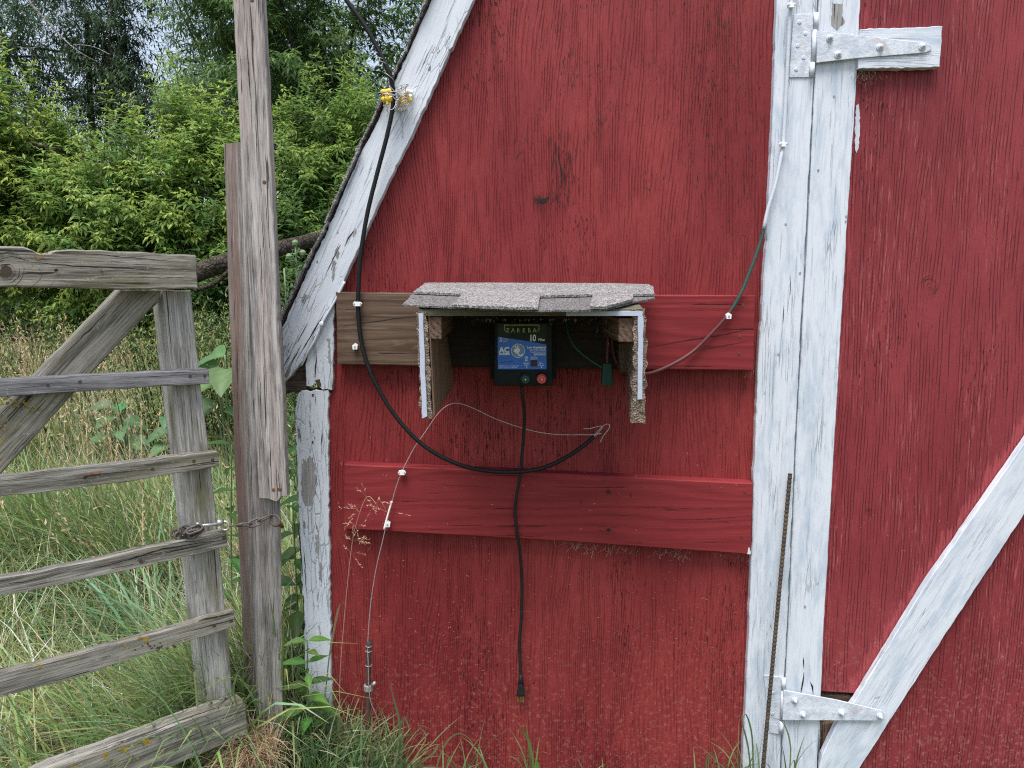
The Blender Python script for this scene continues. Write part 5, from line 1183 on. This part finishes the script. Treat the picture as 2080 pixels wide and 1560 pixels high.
# ---- grasses
def wedge(n, y0, y1, xl=-0.88, xr=None, pw=1.0):
    y = y0 + (y1 - y0) * RNG.uniform(0, 1, n) ** pw
    a = xl * y - 0.15; b = np.where(y < 2.15, -0.62, -0.62 - 0.12 * (y - 2.1)) if xr is None else np.full(n, xr)
    x = a + (b - a) * RNG.uniform(0, 1, n); return np.stack([x, y, gz(x, y)], -1)
def open_(p): return p[(p[:, 0] < -.47 * p[:, 1]) | (RNG.uniform(0, 1, len(p)) < .22)]
def thin(p):
    e1 = ((p[:, 0] + 1.42) / .30) ** 2 + ((p[:, 1] - 2.12) / .42) ** 2 < 1; e2 = ((p[:, 0] + 1.20) / .2) ** 2 + ((p[:, 1] - 2.2) / .4) ** 2 < 1
    e3 = (p[:, 1] < 2.25) & (p[:, 0] < -.88)
    return p[~(e1 | e2 | e3) | (RNG.uniform(0, 1, len(p)) < .13)]
def behind(p): return p[(p[:, 1] - p[:, 0] > 2.66) | (RNG.uniform(0, 1, len(p)) < .03)]
def clump(p, amp, f): return amp * np.sin(p[:, 0] * f + 1.3) * np.sin(p[:, 1] * f * .8 + .4)
CG, CB, CS, CY_ = np.array((0.22, .38, .11)), np.array((0.22, .41, .21)), np.array((0.70, .62, .42)), np.array((0.43, .50, .19))
def field():
    bag = Bag()
    for n, y0, y1, h0, h1, w in ((20000, 1.75, 2.9, .22, .50, .0068), (30000, 2.9, 4.5, .30, .68, .0085), (26000, 4.4, 8.5, .45, .95, .012)):
        p = thin(behind(wedge(n, y0, y1))); n = len(p); m = RNG.uniform(0, 1, n)[:, None]
        base = np.where(m < .55, CG, np.where(m < .8, CB, CY_))
        flow = 2.6 + 1.3 * np.sin(p[:, 0] * 2.1 + p[:, 1] * 1.7) + RNG.normal(0, .9, n)
        L = RNG.uniform(h0, h1, n) * (1 + clump(p, .3, 3.1))
        bag.blades(p, flow, L, np.abs(RNG.normal(.25, .25, n)), RNG.uniform(.4, 2.0, n), w * RNG.uniform(.6, 1.4, n), jitcol(base, n, .25), 5, (0.25, .24, .1))
    n = 16000; x = RNG.uniform(-1.9, 2.4, n); y = RNG.uniform(1.0, 2.04, n); k = (y - x < 2.66) & ((x < -.35) | (y < 1.84)); p = np.stack([x, y, gz(x, y)], -1)[k]; n = len(p)
    bag.blades(p, RNG.uniform(0, 6.28, n), RNG.uniform(.04, .10, n), np.abs(RNG.normal(.3, .3, n)), RNG.uniform(.2, 1.5, n), np.full(n, .005), jitcol(CG, n, .3), 4, (.3, .28, .12))
    for px, py, yy, n, w in ((350, 1480, 2.45, 90, .010), (300, 1400, 2.6, 60, .009), (200, 1250, 3.0, 70, .010), (80, 1180, 3.2, 50, .010)):
        c_ = P(px, py, yy); p = np.stack([RNG.normal(c_.x, .07, n), RNG.normal(yy, .07, n), np.zeros(n)], -1); p[:, 2] = gz(p[:, 0], p[:, 1])
        bag.blades(p, RNG.normal(3.0, 1.3, n), RNG.uniform(.4, .72, n), RNG.uniform(.1, .45, n), RNG.uniform(1.0, 2.0, n), w * RNG.uniform(.7, 1.2, n), jitcol((.14, .28, .14), n, .2), 8, (.2, .3, .14))
    tag(bag.build('meadow_grass', MT['grass']), 'long green meadow grass behind the gate', 'grass', kind='stuff')
    bag = Bag()
    for n, y0, y1, h0, h1, w in ((4200, 1.8, 2.9, .2, .5, .0030), (5200, 2.9, 4.5, .3, .6, .0036), (4200, 4.4, 8.0, .4, .85, .006)):
        p = thin(behind(wedge(n, y0, y1))) if y0 < 2 else behind(wedge(n, y0, y1)); n = len(p); p[:, 2] += RNG.uniform(0, .12, n)
        flow = 2.9 + .9 * np.sin(p[:, 0] * 2.6 + p[:, 1] * 1.3) + RNG.normal(0, .9, n)
        bag.blades(p, flow, RNG.uniform(h0, h1, n), np.abs(RNG.normal(.5, .4, n)), RNG.uniform(.1, 1.3, n), w * RNG.uniform(.6, 1.4, n), jitcol(CS, n, .3, .05), 4)
    # lodged straw, thickest at the lower left
    n = 7500; x = RNG.normal(-1.46, .15, n); y = RNG.normal(2.2, .17, n); p = np.stack([x, y, gz(x, y) + RNG.uniform(.01, .13, n)], -1); p = p[p[:, 1] - p[:, 0] > 2.64]; n = len(p)
    bag.blades(p, RNG.uniform(0, 6.28, n), RNG.uniform(.15, .42, n), RNG.normal(1.35, .25, n), RNG.normal(.1, .5, n), RNG.uniform(.0018, .0036, n), jitcol((0.5, .41, .25), n, .25, .04), 5)
    tag(bag.build('dry_grass', MT['dry']), 'straw coloured dead grass lying among the green', 'grass', kind='stuff')
    # seeding stems
    bag = Bag()
    for n, y0, y1, h0, h1 in ((170, 2.4, 3.6, .5, .85), (800, 3.6, 5.2, .65, 1.0), (760, 4.8, 6.4, .85, 1.2)):
        p = open_(behind(wedge(n, y0, y1))); n = len(p); az = 2.9 + RNG.normal(0, 1.0, n)
        col = jitcol((0.47, .37, .21), n, .2, .05)
        c = bag.blades(p, az, RNG.uniform(h0, h1, n), np.abs(RNG.normal(.12, .12, n)), RNG.uniform(.1, .8, n), np.full(n, .0028 if y0 < 3 else .004), col, 6)
        K = 16
        f = RNG.uniform(4.3, 6.0, (n, K)); i0 = np.clip(f.astype(int), 0, 5); u = (f - i0)[..., None]; ar = np.arange(n)[:, None]
        pos = c[ar, i0] * (1 - u) + c[ar, i0 + 1] * u; dd = nrm(c[:, -1] - c[:, -2])[:, None] + RNG.normal(0, .45, (n, K, 3))
        sz = RNG.uniform(.012, .028, n * K) * (1 if y0 < 4 else 1.5)
        bag.leaves(pos.reshape(-1, 3), dd.reshape(-1, 3), rdir(n * K), sz, sz * .28, np.repeat(col, K, 0) * RNG.uniform(.7, 1.2, (n * K, 1)))
    tag(bag.build('seeding_grass', MT['dry']), 'tall tan grass stems with seed heads across the meadow', 'grass', kind='stuff')
    # leafy weeds at the thicket edge
    bag = Bag(); n = 2300; y = RNG.uniform(4.4, 6.9, n); x = np.where(RNG.uniform(0, 1, n) < .5, RNG.uniform(-.46, -.24, n), RNG.uniform(-.85, -.16, n)) * y; p = np.stack([x, y, gz(x, y)], -1)
    d = nrm(RNG.normal(0, .18, (n, 3)) + np.array([0, 0, 1.])); H = RNG.uniform(.7, 1.3, n)
    shoots(bag, p, d, H, 13, np.array((0.19, .30, .09)), np.array((0.40, .46, .17)), .062, .016, 0, 0, droopf=.35, stem=(.1, .13, .05))
    tag(bag.build('leafy_weeds', MT['leaf']), 'waist high leafy weeds along the edge of the thicket', 'weeds', kind='stuff')
field()
def clover():
    bag = Bag(); n = 1300; x = RNG.normal(-1.27, .09, n); y = RNG.normal(2.42, .09, n); z = gz(x, y) + RNG.uniform(.06, .20, n); b = np.stack([x, y, z], -1)
    for k in range(3):
        a = RNG.uniform(0, 6.28, n); d = np.stack([np.cos(a), np.sin(a), RNG.uniform(-.2, .3, n)], -1)
        bag.leaves(b, d, np.tile([0, -.3, 1.], (n, 1)) + rdir(n) * .3, RNG.uniform(.016, .026, n), RNG.uniform(.016, .024, n), jitcol((0.16, .36, .06), n, .2), .1, 0)
    bag.twigs(np.stack([b * np.array([1, 1, 0]) + np.array([0, 0, .0]), b], 1), .001, .001, (.1, .16, .05))
    tag(bag.build('clover', MT['leaf']), 'patch of bright green clover behind the lowest rails of the gate', 'clover', kind='stuff')
clover()
def barn_foot():
    bag = Bag(); rr = RNG
    def tuft(cx, cy, n, sp, h0, h1, w, col=np.array((.16, .29, .11)), tl=.35, cu=1.6):
        x = rr.normal(cx, sp, n); y = np.minimum(rr.normal(cy, sp * .5, n), 2.055); p = np.stack([x, y, gz(x, y)], -1)
        bag.blades(p, rr.uniform(0, 6.28, n), rr.uniform(h0, h1, n), np.abs(rr.normal(0, tl, n)), rr.uniform(.2, cu, n), w * rr.uniform(.6, 1.3, n), jitcol(col, n, .25), 6, (.25, .25, .12))
    tuft(X(630, 1560, 2.0), 1.98, 110, .07, .10, .26, .0055); tuft(X(700, 1560, 2.0), 2.0, 110, .07, .08, .22, .003, CS * .7, .8, 1.8); tuft(X(700, 1560, 2.0), 2.0, 110, .07, .10, .24, .0055)
    tuft(X(760, 1560, 2.0), 2.0, 120, .05, .08, .24, .005); tuft(X(810, 1560, 2.0), 2.02, 30, .03, .12, .28, .006); tuft(X(930, 1560, 2.0), 2.0, 14, .03, .1, .17, .005)
    tuft(X(960, 1560, 2.0), 2.03, 9, .02, .1, .2, .005); tuft(X(1080, 1560, 2.0), 2.02, 7, .012, .1, .19, .006, (0.12, .21, .06)); tuft(X(1220, 1560, 2.0), 2.03, 5, .02, .05, .09, .005)
    tuft(X(1500, 1560, 2.0), 2.02, 22, .03, .10, .2, .0045, (0.10, .18, .06), .2, 2.2); tuft(X(1450, 1560, 2.0), 2.02, 14, .03, .06, .12, .004); tuft(X(1600, 1560, 2.0), 2.0, 5, .015, .15, .22, .004, (0.10, .18, .06), .15, 2.0)
    tuft(X(610, 1560, 2.0), 2.0, 130, .03, .1, .22, .0035, CS * .8, .6, 1.8); tuft(X(760, 1560, 2.0), 2.0, 130, .04, .06, .16, .003, CS * .75, .8, 1.8); tuft(X(600, 1560, 2.0), 1.96, 150, .05, .1, .2, .005)
    # lone blades drawn as in front of the siding
    def blade(px, w, col):
        c = np.array([tuple(P(x, y, yy)) for x, y, yy in px]); q = np.array([tuple(v) for v in smooth_path([Vector(v) for v in c], 4)]); k = len(q); t = np.linspace(0, 1, k)
        tang = nrm(np.gradient(q, axis=0)); side = nrm(np.cross(tang, np.array([0.1, 1, .15]))); wv = (w * .5 * np.interp(t, [0, .5, 1], [.8, 1, .05]))[:, None]
        V = np.stack([q - side * wv, q + side * wv], 1).reshape(-1, 3); i = (np.arange(k - 1) * 2)[:, None]; Q = np.concatenate([i, i + 1, i + 3, i + 2], 1)
        bag.add(V, Q, None, np.tile(col, (2 * k, 1)))
    g1, g2, st = np.array((.10, .18, .08)), np.array((.17, .22, .09)), np.array((.30, .25, .13))
    blade([(810, 1590, 2.0), (812, 1480, 2.0), (800, 1420, 2.0), (790, 1385, 2.0)], .006, g1); blade([(805, 1520, 2.0), (818, 1460, 2.0), (828, 1470, 1.99), (835, 1490, 1.98)], .005, g1)
    blade([(875, 1600, 2.0), (900, 1520, 2.0), (930, 1490, 2.0), (960, 1510, 2.0), (975, 1570, 1.99)], .0045, g2); blade([(905, 1600, 2.0), (910, 1545, 2.0), (925, 1530, 2.0)], .003, g2)
    blade([(1085, 1600, 2.0), (1082, 1540, 2.0), (1070, 1495, 2.0), (1055, 1480, 1.99), (1052, 1495, 1.98)], .007, (.13, .23, .06)); blade([(1100, 1600, 2.0), (1092, 1555, 2.0), (1086, 1540, 2.0)], .010, (.13, .26, .05))
    blade([(670, 1330, 1.99), (680, 1270, 1.99), (690, 1230, 1.99), (700, 1226, 1.98)], .006, (.2, .17, .1)); blade([(660, 1420, 1.99), (668, 1340, 1.99), (676, 1280, 1.99)], .004, g2)
    blade([(1528, 1600, 2.0), (1520, 1520, 2.0), (1508, 1470, 2.0), (1507, 1450, 2.0)], .005, g1); blade([(1530, 1600, 2.0), (1528, 1500, 2.0), (1516, 1452, 2.0), (1508, 1462, 1.99)], .005, g1)
    blade([(1600, 1600, 2.0), (1606, 1520, 2.0), (1592, 1470, 2.0), (1568, 1458, 1.99)], .0045, g2); blade([(1612, 1600, 2.0), (1614, 1545, 2.0), (1604, 1560, 1.99)], .004, g2); blade([(1440, 1600, 2.0), (1434, 1545, 2.0), (1450, 1535, 2.0), (1460, 1560, 2.0)], .0045, g1)
    for i in range(34):
        x0 = rr.uniform(620, 800); x1 = x0 + rr.normal(0, 35); x2 = x1 + rr.normal(0, 35); y1 = rr.uniform(1440, 1520)
        blade([(x0, 1600, 1.98), (x1, y1 + 30, 1.99), (x2, y1, 1.98), (x2 + rr.normal(0, 25), y1 + rr.uniform(-20, 40), 1.97)], rr.uniform(.002, .006), [g1, g2, st][rr.integers(0, 3)])
    tag(bag.build('barn_grass', MT['grass']), 'grass blades growing against the foot of the barn', 'grass', kind='stuff')
    # straw plume at the post foot
    bag2 = Bag(); n = 1500; x = rr.normal(X(505, 1530, 1.86), .036, n); y = rr.normal(1.85, .02, n); p = np.stack([x, y, gz(x, y) + rr.uniform(.04, .13, n)], -1)
    bag2.blades(p, rr.normal(-2.6, 1.2, n), rr.uniform(.06, .17, n), rr.uniform(.2, 1.1, n), rr.uniform(.6, 2.2, n), rr.uniform(.0012, .0024, n), jitcol((.60, .42, .27), n, .2, .04), 5)
    tag(bag2.build('straw_tuft', MT['dry']), 'tan plume of dead straw heaped at the foot of the wooden post', 'straw')
barn_foot()
# seeding stem in front of the siding
def seed_stem():
    t = thing('seeding_stem', P(697, 1540, 2.0), 'slender dry grass stem with an open pinkish seed head before the lower board', 'grass stem')
    tube('stem', [P(694, 1600, 1.99), P(690, 1400, 1.99), P(700, 1250, 1.99), (P(712, 1130, 1.985)), P(722, 1070, 1.985), P(745, 1010, 1.98), P(765, 1025, 1.975)], .0011, m_plain('tan_stem', (.36, .20, .13), .7), t, 5)
    bag = Bag(); rr = random.Random(4)
    ax = [(712, 1125, 1.985), (716, 1100, 1.985), (722, 1068, 1.985), (730, 1040, 1.98), (745, 1012, 1.98), (765, 1022, 1.975), (785, 1040, 1.975)]
    for i in range(34):
        a = rr.choice(ax); L = rr.uniform(18, 46); an = rr.uniform(-2.9, .4) if rr.random() < .7 else rr.uniform(-3.1, 3.1)
        e = (a[0] + math.cos(an) * L, a[1] + math.sin(an) * L * .8 + 8); bag.twigs(np.array([[tuple(P(*a)), tuple(P((a[0] + e[0]) / 2, (a[1] + e[1]) / 2 - 4, 1.978)), tuple(P(e[0], e[1], 1.975))]]), .0005, .0004, (.42, .23, .15))
        for k in range(7):
            f = .45 + .55 * k / 6; q = P(a[0] + (e[0] - a[0]) * f, a[1] + (e[1] - a[1]) * f - 3 * (1 - f), 1.976)
            d = np.array([[math.cos(an), 0, -math.sin(an)]]) + RNG.normal(0, .35, (1, 3))
            bag.leaves(np.array([tuple(q)]), d, rdir(1), np.array([rr.uniform(.006, .010)]), np.array([.0024]), jitcol((.62, .37, .25), 1, .2, .05))
    bag.build('seed_head', MT['dry'], t)
seed_stem()

def big_leaf(name, base, d, nor, L, W, col, parent, droop=.3, wave=.0, shape=(0, .55, .95, 1, .85, .55, .22, 0), label=None):
    base = np.array(base, float); d = nrm(np.array(d, float)); side = nrm(np.cross(d, np.array(nor, float))); up = np.cross(side, d)
    K = len(shape); V, C = [], []
    for i, w_ in enumerate(shape):
        f = i / (K - 1); c = base + d * L * f - up * L * droop * f * f
        for s_ in (-1, -.5, 0, .5, 1):
            wv = .03 * L * math.sin(f * 17 + s_ * 2) * wave
            V.append(c + side * s_ * W * .5 * w_ + up * (W * .16 * abs(s_) * w_ + wv * abs(s_))); C.append(np.array(col) * (1.25 if s_ == 0 else 1) * (0.92 + .16 * ((i + int(s_ * 2)) % 2)))
    Q = [[i * 5 + j, i * 5 + j + 1, i * 5 + 5 + j + 1, i * 5 + 5 + j] for i in range(K - 1) for j in range(4)]
    return npmesh(name, V, Q, None, C, MT['leaf'], parent, tuple(base))
rr = random.Random(21)
def leafy_plant(name, label, cat, base, h, n, L, W, col, lean=(0, 0), start=.3, group=None, droop=.3, wave=.3, stemr=.003):
    t = thing(name, base, label, cat, group); b = Vector(base); tp = b + Vector((lean[0], lean[1], h)); md = b.lerp(tp, .5) + Vector((rr.uniform(-.02, .02), 0, 0))
    tube('stem', [b, md, tp], lambda q: stemr * (1.2 - .6 * q), m_plain('green_stem', (.09, .14, .05), .6), t, 6)
    for i in range(n):
        f = start + (1 - start) * (i // 2) / max(1, (n - 1) // 2); p = b.lerp(md, f * 2) if f < .5 else md.lerp(tp, f * 2 - 1)
        an = (i // 2) * 1.57 + (i % 2) * math.pi + rr.uniform(-.4, .4) + .4
        d = (math.cos(an), math.sin(an) * .8, rr.uniform(-.1, .45)); s_ = rr.uniform(.75, 1.15) * (1 - .3 * max(0, f - .6) / .4)
        c = tuple(x * rr.uniform(.8, 1.2) for x in col)
        big_leaf('leaf', p, d, (0, -.35, 1), L * s_, W * s_, c, t, droop * rr.uniform(.4, 1.6), wave, label=None)
    return t
leafy_plant('ash_seedling', 'bright leafy seedling in front of the white corner board at grass level', 'seedling', tuple(P(648, 1590, 1.99)), .43, 18, .085, .030, (.14, .28, .07), (-.012, -.02), .4, droop=.35)
NW = 'dark leafy weeds between the post and the barn corner'
leafy_plant('tall_weed', 'broad leaved weed growing up beside the barn corner right of the chain', 'weed', (-.70, 2.45, .02), .95, 20, .13, .055, (.045, .10, .03), (.03, 0), .2, droop=.7)
leafy_plant('tall_weed', 'broad leaved weed showing between gate upright and post below the chain', 'weed', (-.93, 2.45, .02), .88, 18, .12, .035, (.07, .16, .035), (.02, 0), .3, droop=.5)
leafy_plant('tall_weed', 'slim weed right behind the lower half of the wooden post', 'weed', (-.66, 2.25, .03), .72, 16, .12, .045, (.055, .12, .035), (0, 0), .2, droop=.6)
leafy_plant('tall_weed', 'low weed with hanging leaves at the foot of the barn corner', 'weed', (-.60, 2.22, .02), .42, 12, .11, .035, (.075, .15, .04), (0, 0), .3, droop=.6)
leafy_plant('dock', 'broad leaved dock in the grass behind the lowest slats of the gate', 'dock', (-1.02, 2.62, .03), .22, 9, .16, .06, (.09, .17, .045), (0, 0), .1, droop=.4, wave=1)
for i, (x, y, yy, s_, lab_) in enumerate(((462, 745, 4.0, .62, 'burdock with big pale leaves between the gate and the post'), (240, 850, 4.3, .38, 'burdock with big pale leaves seen under the uppermost slat of the gate'), (352, 845, 4.2, .36, 'small burdock hidden behind the gate upright'))):
    bp_ = P(x, y, yy); g0 = (bp_.x, yy, float(gz(bp_.x, yy))); t = thing('burdock', g0, lab_, 'burdock')
    for k in range(9):
        an = k * .7 + i; top = Vector((bp_.x + math.cos(an) * .10 * s_, yy + math.sin(an) * .1 * s_, bp_.z + rr.uniform(-.28, .08)))
        stalk = tube('leaf_stalk', [Vector(g0), Vector(g0).lerp(top, .6) + Vector((0, 0, .05)), top], .006, m_plain('pale_stalk', (.16, .22, .12), .6), t, 5)
        big_leaf('leaf', top, (math.cos(an), math.sin(an) * .6 - .4, rr.uniform(-.2, .15)), (0, -.5, 1), .34 * s_, .27 * s_, tuple(c * rr.uniform(.85, 1.15) for c in (.16, .29, .13)), t, .4, .9, (0.35, .9, 1, .95, .8, .6, .35, .05))
# thistles
for i, (px, py, yy, lab_) in enumerate(((600, 500, 3.3, 'tall green thistle with a round head between the post and the rake board'), (577, 545, 3.2, 'shorter spiny thistle half hidden by the wooden post'), (622, 560, 3.5, 'shorter spiny thistle touching the rake board'))):
    tp = P(px, py, yy); g0 = Vector((tp.x + .02, yy, float(gz(tp.x, yy)))); t = thing('thistle', g0, lab_, 'thistle')
    tube('stem', [g0, g0.lerp(tp, .5) + Vector((.01, 0, 0)), tp], .004, m_plain('thistle_stem', (.15, .22, .11), .6), t, 6)
    bag = Bag()
    n = 130; f = RNG.uniform(.35, 1, n)[:, None]; p = np.array(g0)[None] * (1 - f) + np.array(tp)[None] * f
    a = RNG.uniform(0, 6.28, n); d = np.stack([np.cos(a), np.sin(a), RNG.uniform(.2, 1.1, n)], -1); ll = RNG.uniform(.05, .12, n) * (1.35 - f[:, 0])
    bag.leaves(p, d, rdir(n) + np.array([0, 0, 1.]), ll * 1.2, ll * .25, jitcol((.13, .23, .09), n, .2), .3, .3)
    m = 420; j = RNG.integers(0, n, m); q = p[j] + nrm(d[j]) * (ll[j] * RNG.uniform(.1, 1, m))[:, None]
    bag.leaves(q, nrm(d[j]) * .6 + rdir(m), rdir(m), RNG.uniform(.012, .028, m), RNG.uniform(.003, .006, m), jitcol((.2, .3, .13), m, .2))
    bag.build('spiny_leaves', MT['leaf'], t)
    if i == 0:
        for k, (dx, dz) in enumerate(((0, 0.012), (.03, -.03), (-.028, -.045))):
            c = tp + Vector((dx, 0, dz)); hd = lathe('flower_head', c, (0, 0, 1), [(-.012, .004), (-.006, .012), (.004, .014), (.012, .009), (.015, .004)], m_plain('thistle_head', (.16, .24, .12), .8, 0, .4, 300, .002), t, 12)
# chaff thrown on the siding, cobweb and debris
def chaff():
    bag = Bag(); n = 1500; z = RNG.uniform(0, 1, n) ** 2.4 * 1.0; x = RNG.uniform(-.49, .64, n)
    y = np.full(n, 2.0985)
    inb = (z > .74) & (z < .99); z[inb] = np.where(RNG.uniform(0, 1, inb.sum()) < .7, z[inb] - .4, z[inb]); inb = (z > .74) & (z < .99); y[inb] = 2.0565
    b = np.stack([x, y, z], -1); a = RNG.uniform(0, 6.28, n); d = np.stack([np.cos(a), np.full(n, -.15), np.sin(a)], -1)
    L = np.abs(RNG.normal(.0, .0045, n)) + .0022; bag.leaves(b, d, np.tile([0, -1., 0], (n, 1)), L, np.clip(L * .2, .0006, .0014), jitcol((.50, .24, .19), n, .3, .1), .1, .1)
    n = 420; x = RNG.uniform(.68, 1.5, n); z = RNG.uniform(0, 1, n) ** 2 * .8; b = np.stack([x, np.full(n, 2.0955), z], -1); a = RNG.uniform(0, 6.28, n); d = np.stack([np.cos(a), np.full(n, -.15), np.sin(a)], -1)
    L = np.abs(RNG.normal(0, .004, n)) + .002; bag.leaves(b, d, np.tile([0, -1., 0], (n, 1)), L, np.clip(L * .2, .0006, .0014), jitcol((.50, .26, .22), n, .3, .1), .1, .1)
    tag(bag.build('grass_clippings', MT['dry']), 'tiny dry grass clippings stuck to the lower red siding and door', 'clippings', kind='stuff')
    bag = Bag(); r3 = random.Random(8)
    def curl(px, py, yy, L, r, col):
        q = []; a = r3.uniform(0, 6.28); x, y = px, py
        for k in range(6): q.append(tuple(P(x, y, yy - .004 * k))); x += math.cos(a) * L / 5; y += math.sin(a) * L / 5; a += r3.gauss(0, .8)
        bag.twigs(np.array([q]), r, r * .6, col)
    for i in range(95): 
        px = 1120 + 400 * r3.random() if i % 3 == 0 else r3.gauss(r3.choice((1175, 1225, 1370)), 14)
        curl(px, 1100 + (px - 1150) * .07 + r3.uniform(-4, 14), 2.085, r3.uniform(8, 30), .0006, (.55, .42, .32))
    for i in range(80): curl(r3.gauss(1755, 18), r3.gauss(152, 8), 2.088, r3.uniform(8, 30), .0004, (.4, .33, .28))
    for i in range(16): curl(r3.uniform(1745, 1810), r3.uniform(165, 230), 2.094, r3.uniform(12, 34), .0005, (.5, .22, .2))
    for i in range(34): curl(r3.uniform(930, 1240), 652 + r3.uniform(-3, 8), 1.83 + r3.random() * .1, r3.uniform(5, 14), .0009, (.35, .24, .15))
    for i in range(20): curl(r3.gauss(1240, 12), r3.gauss(672, 14), 1.9, r3.uniform(6, 18), .0009, (.5, .42, .32))
    for px, py in ((1165, 540), (730, 960), (975, 870), (1000, 885), (1030, 880), (1140, 760)): curl(px, py, 2.09, 26, .0005, (.55, .28, .22))
    for i in range(26): curl(r3.uniform(1490, 1530), 760 + r3.uniform(-4, 4) if i % 2 else 1128, 2.085, 12, .0005, (.45, .33, .26))
    tag(bag.build('caught_debris', MT['dry']), 'wisps of dry grass and web caught under boards and hood', 'debris', kind='stuff')
    bag = Bag()
    for i in range(34):
        x = r3.uniform(880, 1250); p = P(x, 642 + (5 if 950 < x < 1200 else 0), HF + .03 + r3.random() * .03); bag.leaves(np.array([tuple(p)]), np.array([[r3.uniform(-1, 1), -.3, -1]]), rdir(1), np.array([r3.uniform(.004, .010)]), np.array([.006]), jitcol((.12, .08, .05), 1, .4))
    o = bag.build('frayed_board_edge', MT['dry'], hood); o['kind'] = 'stuff'
chaff()
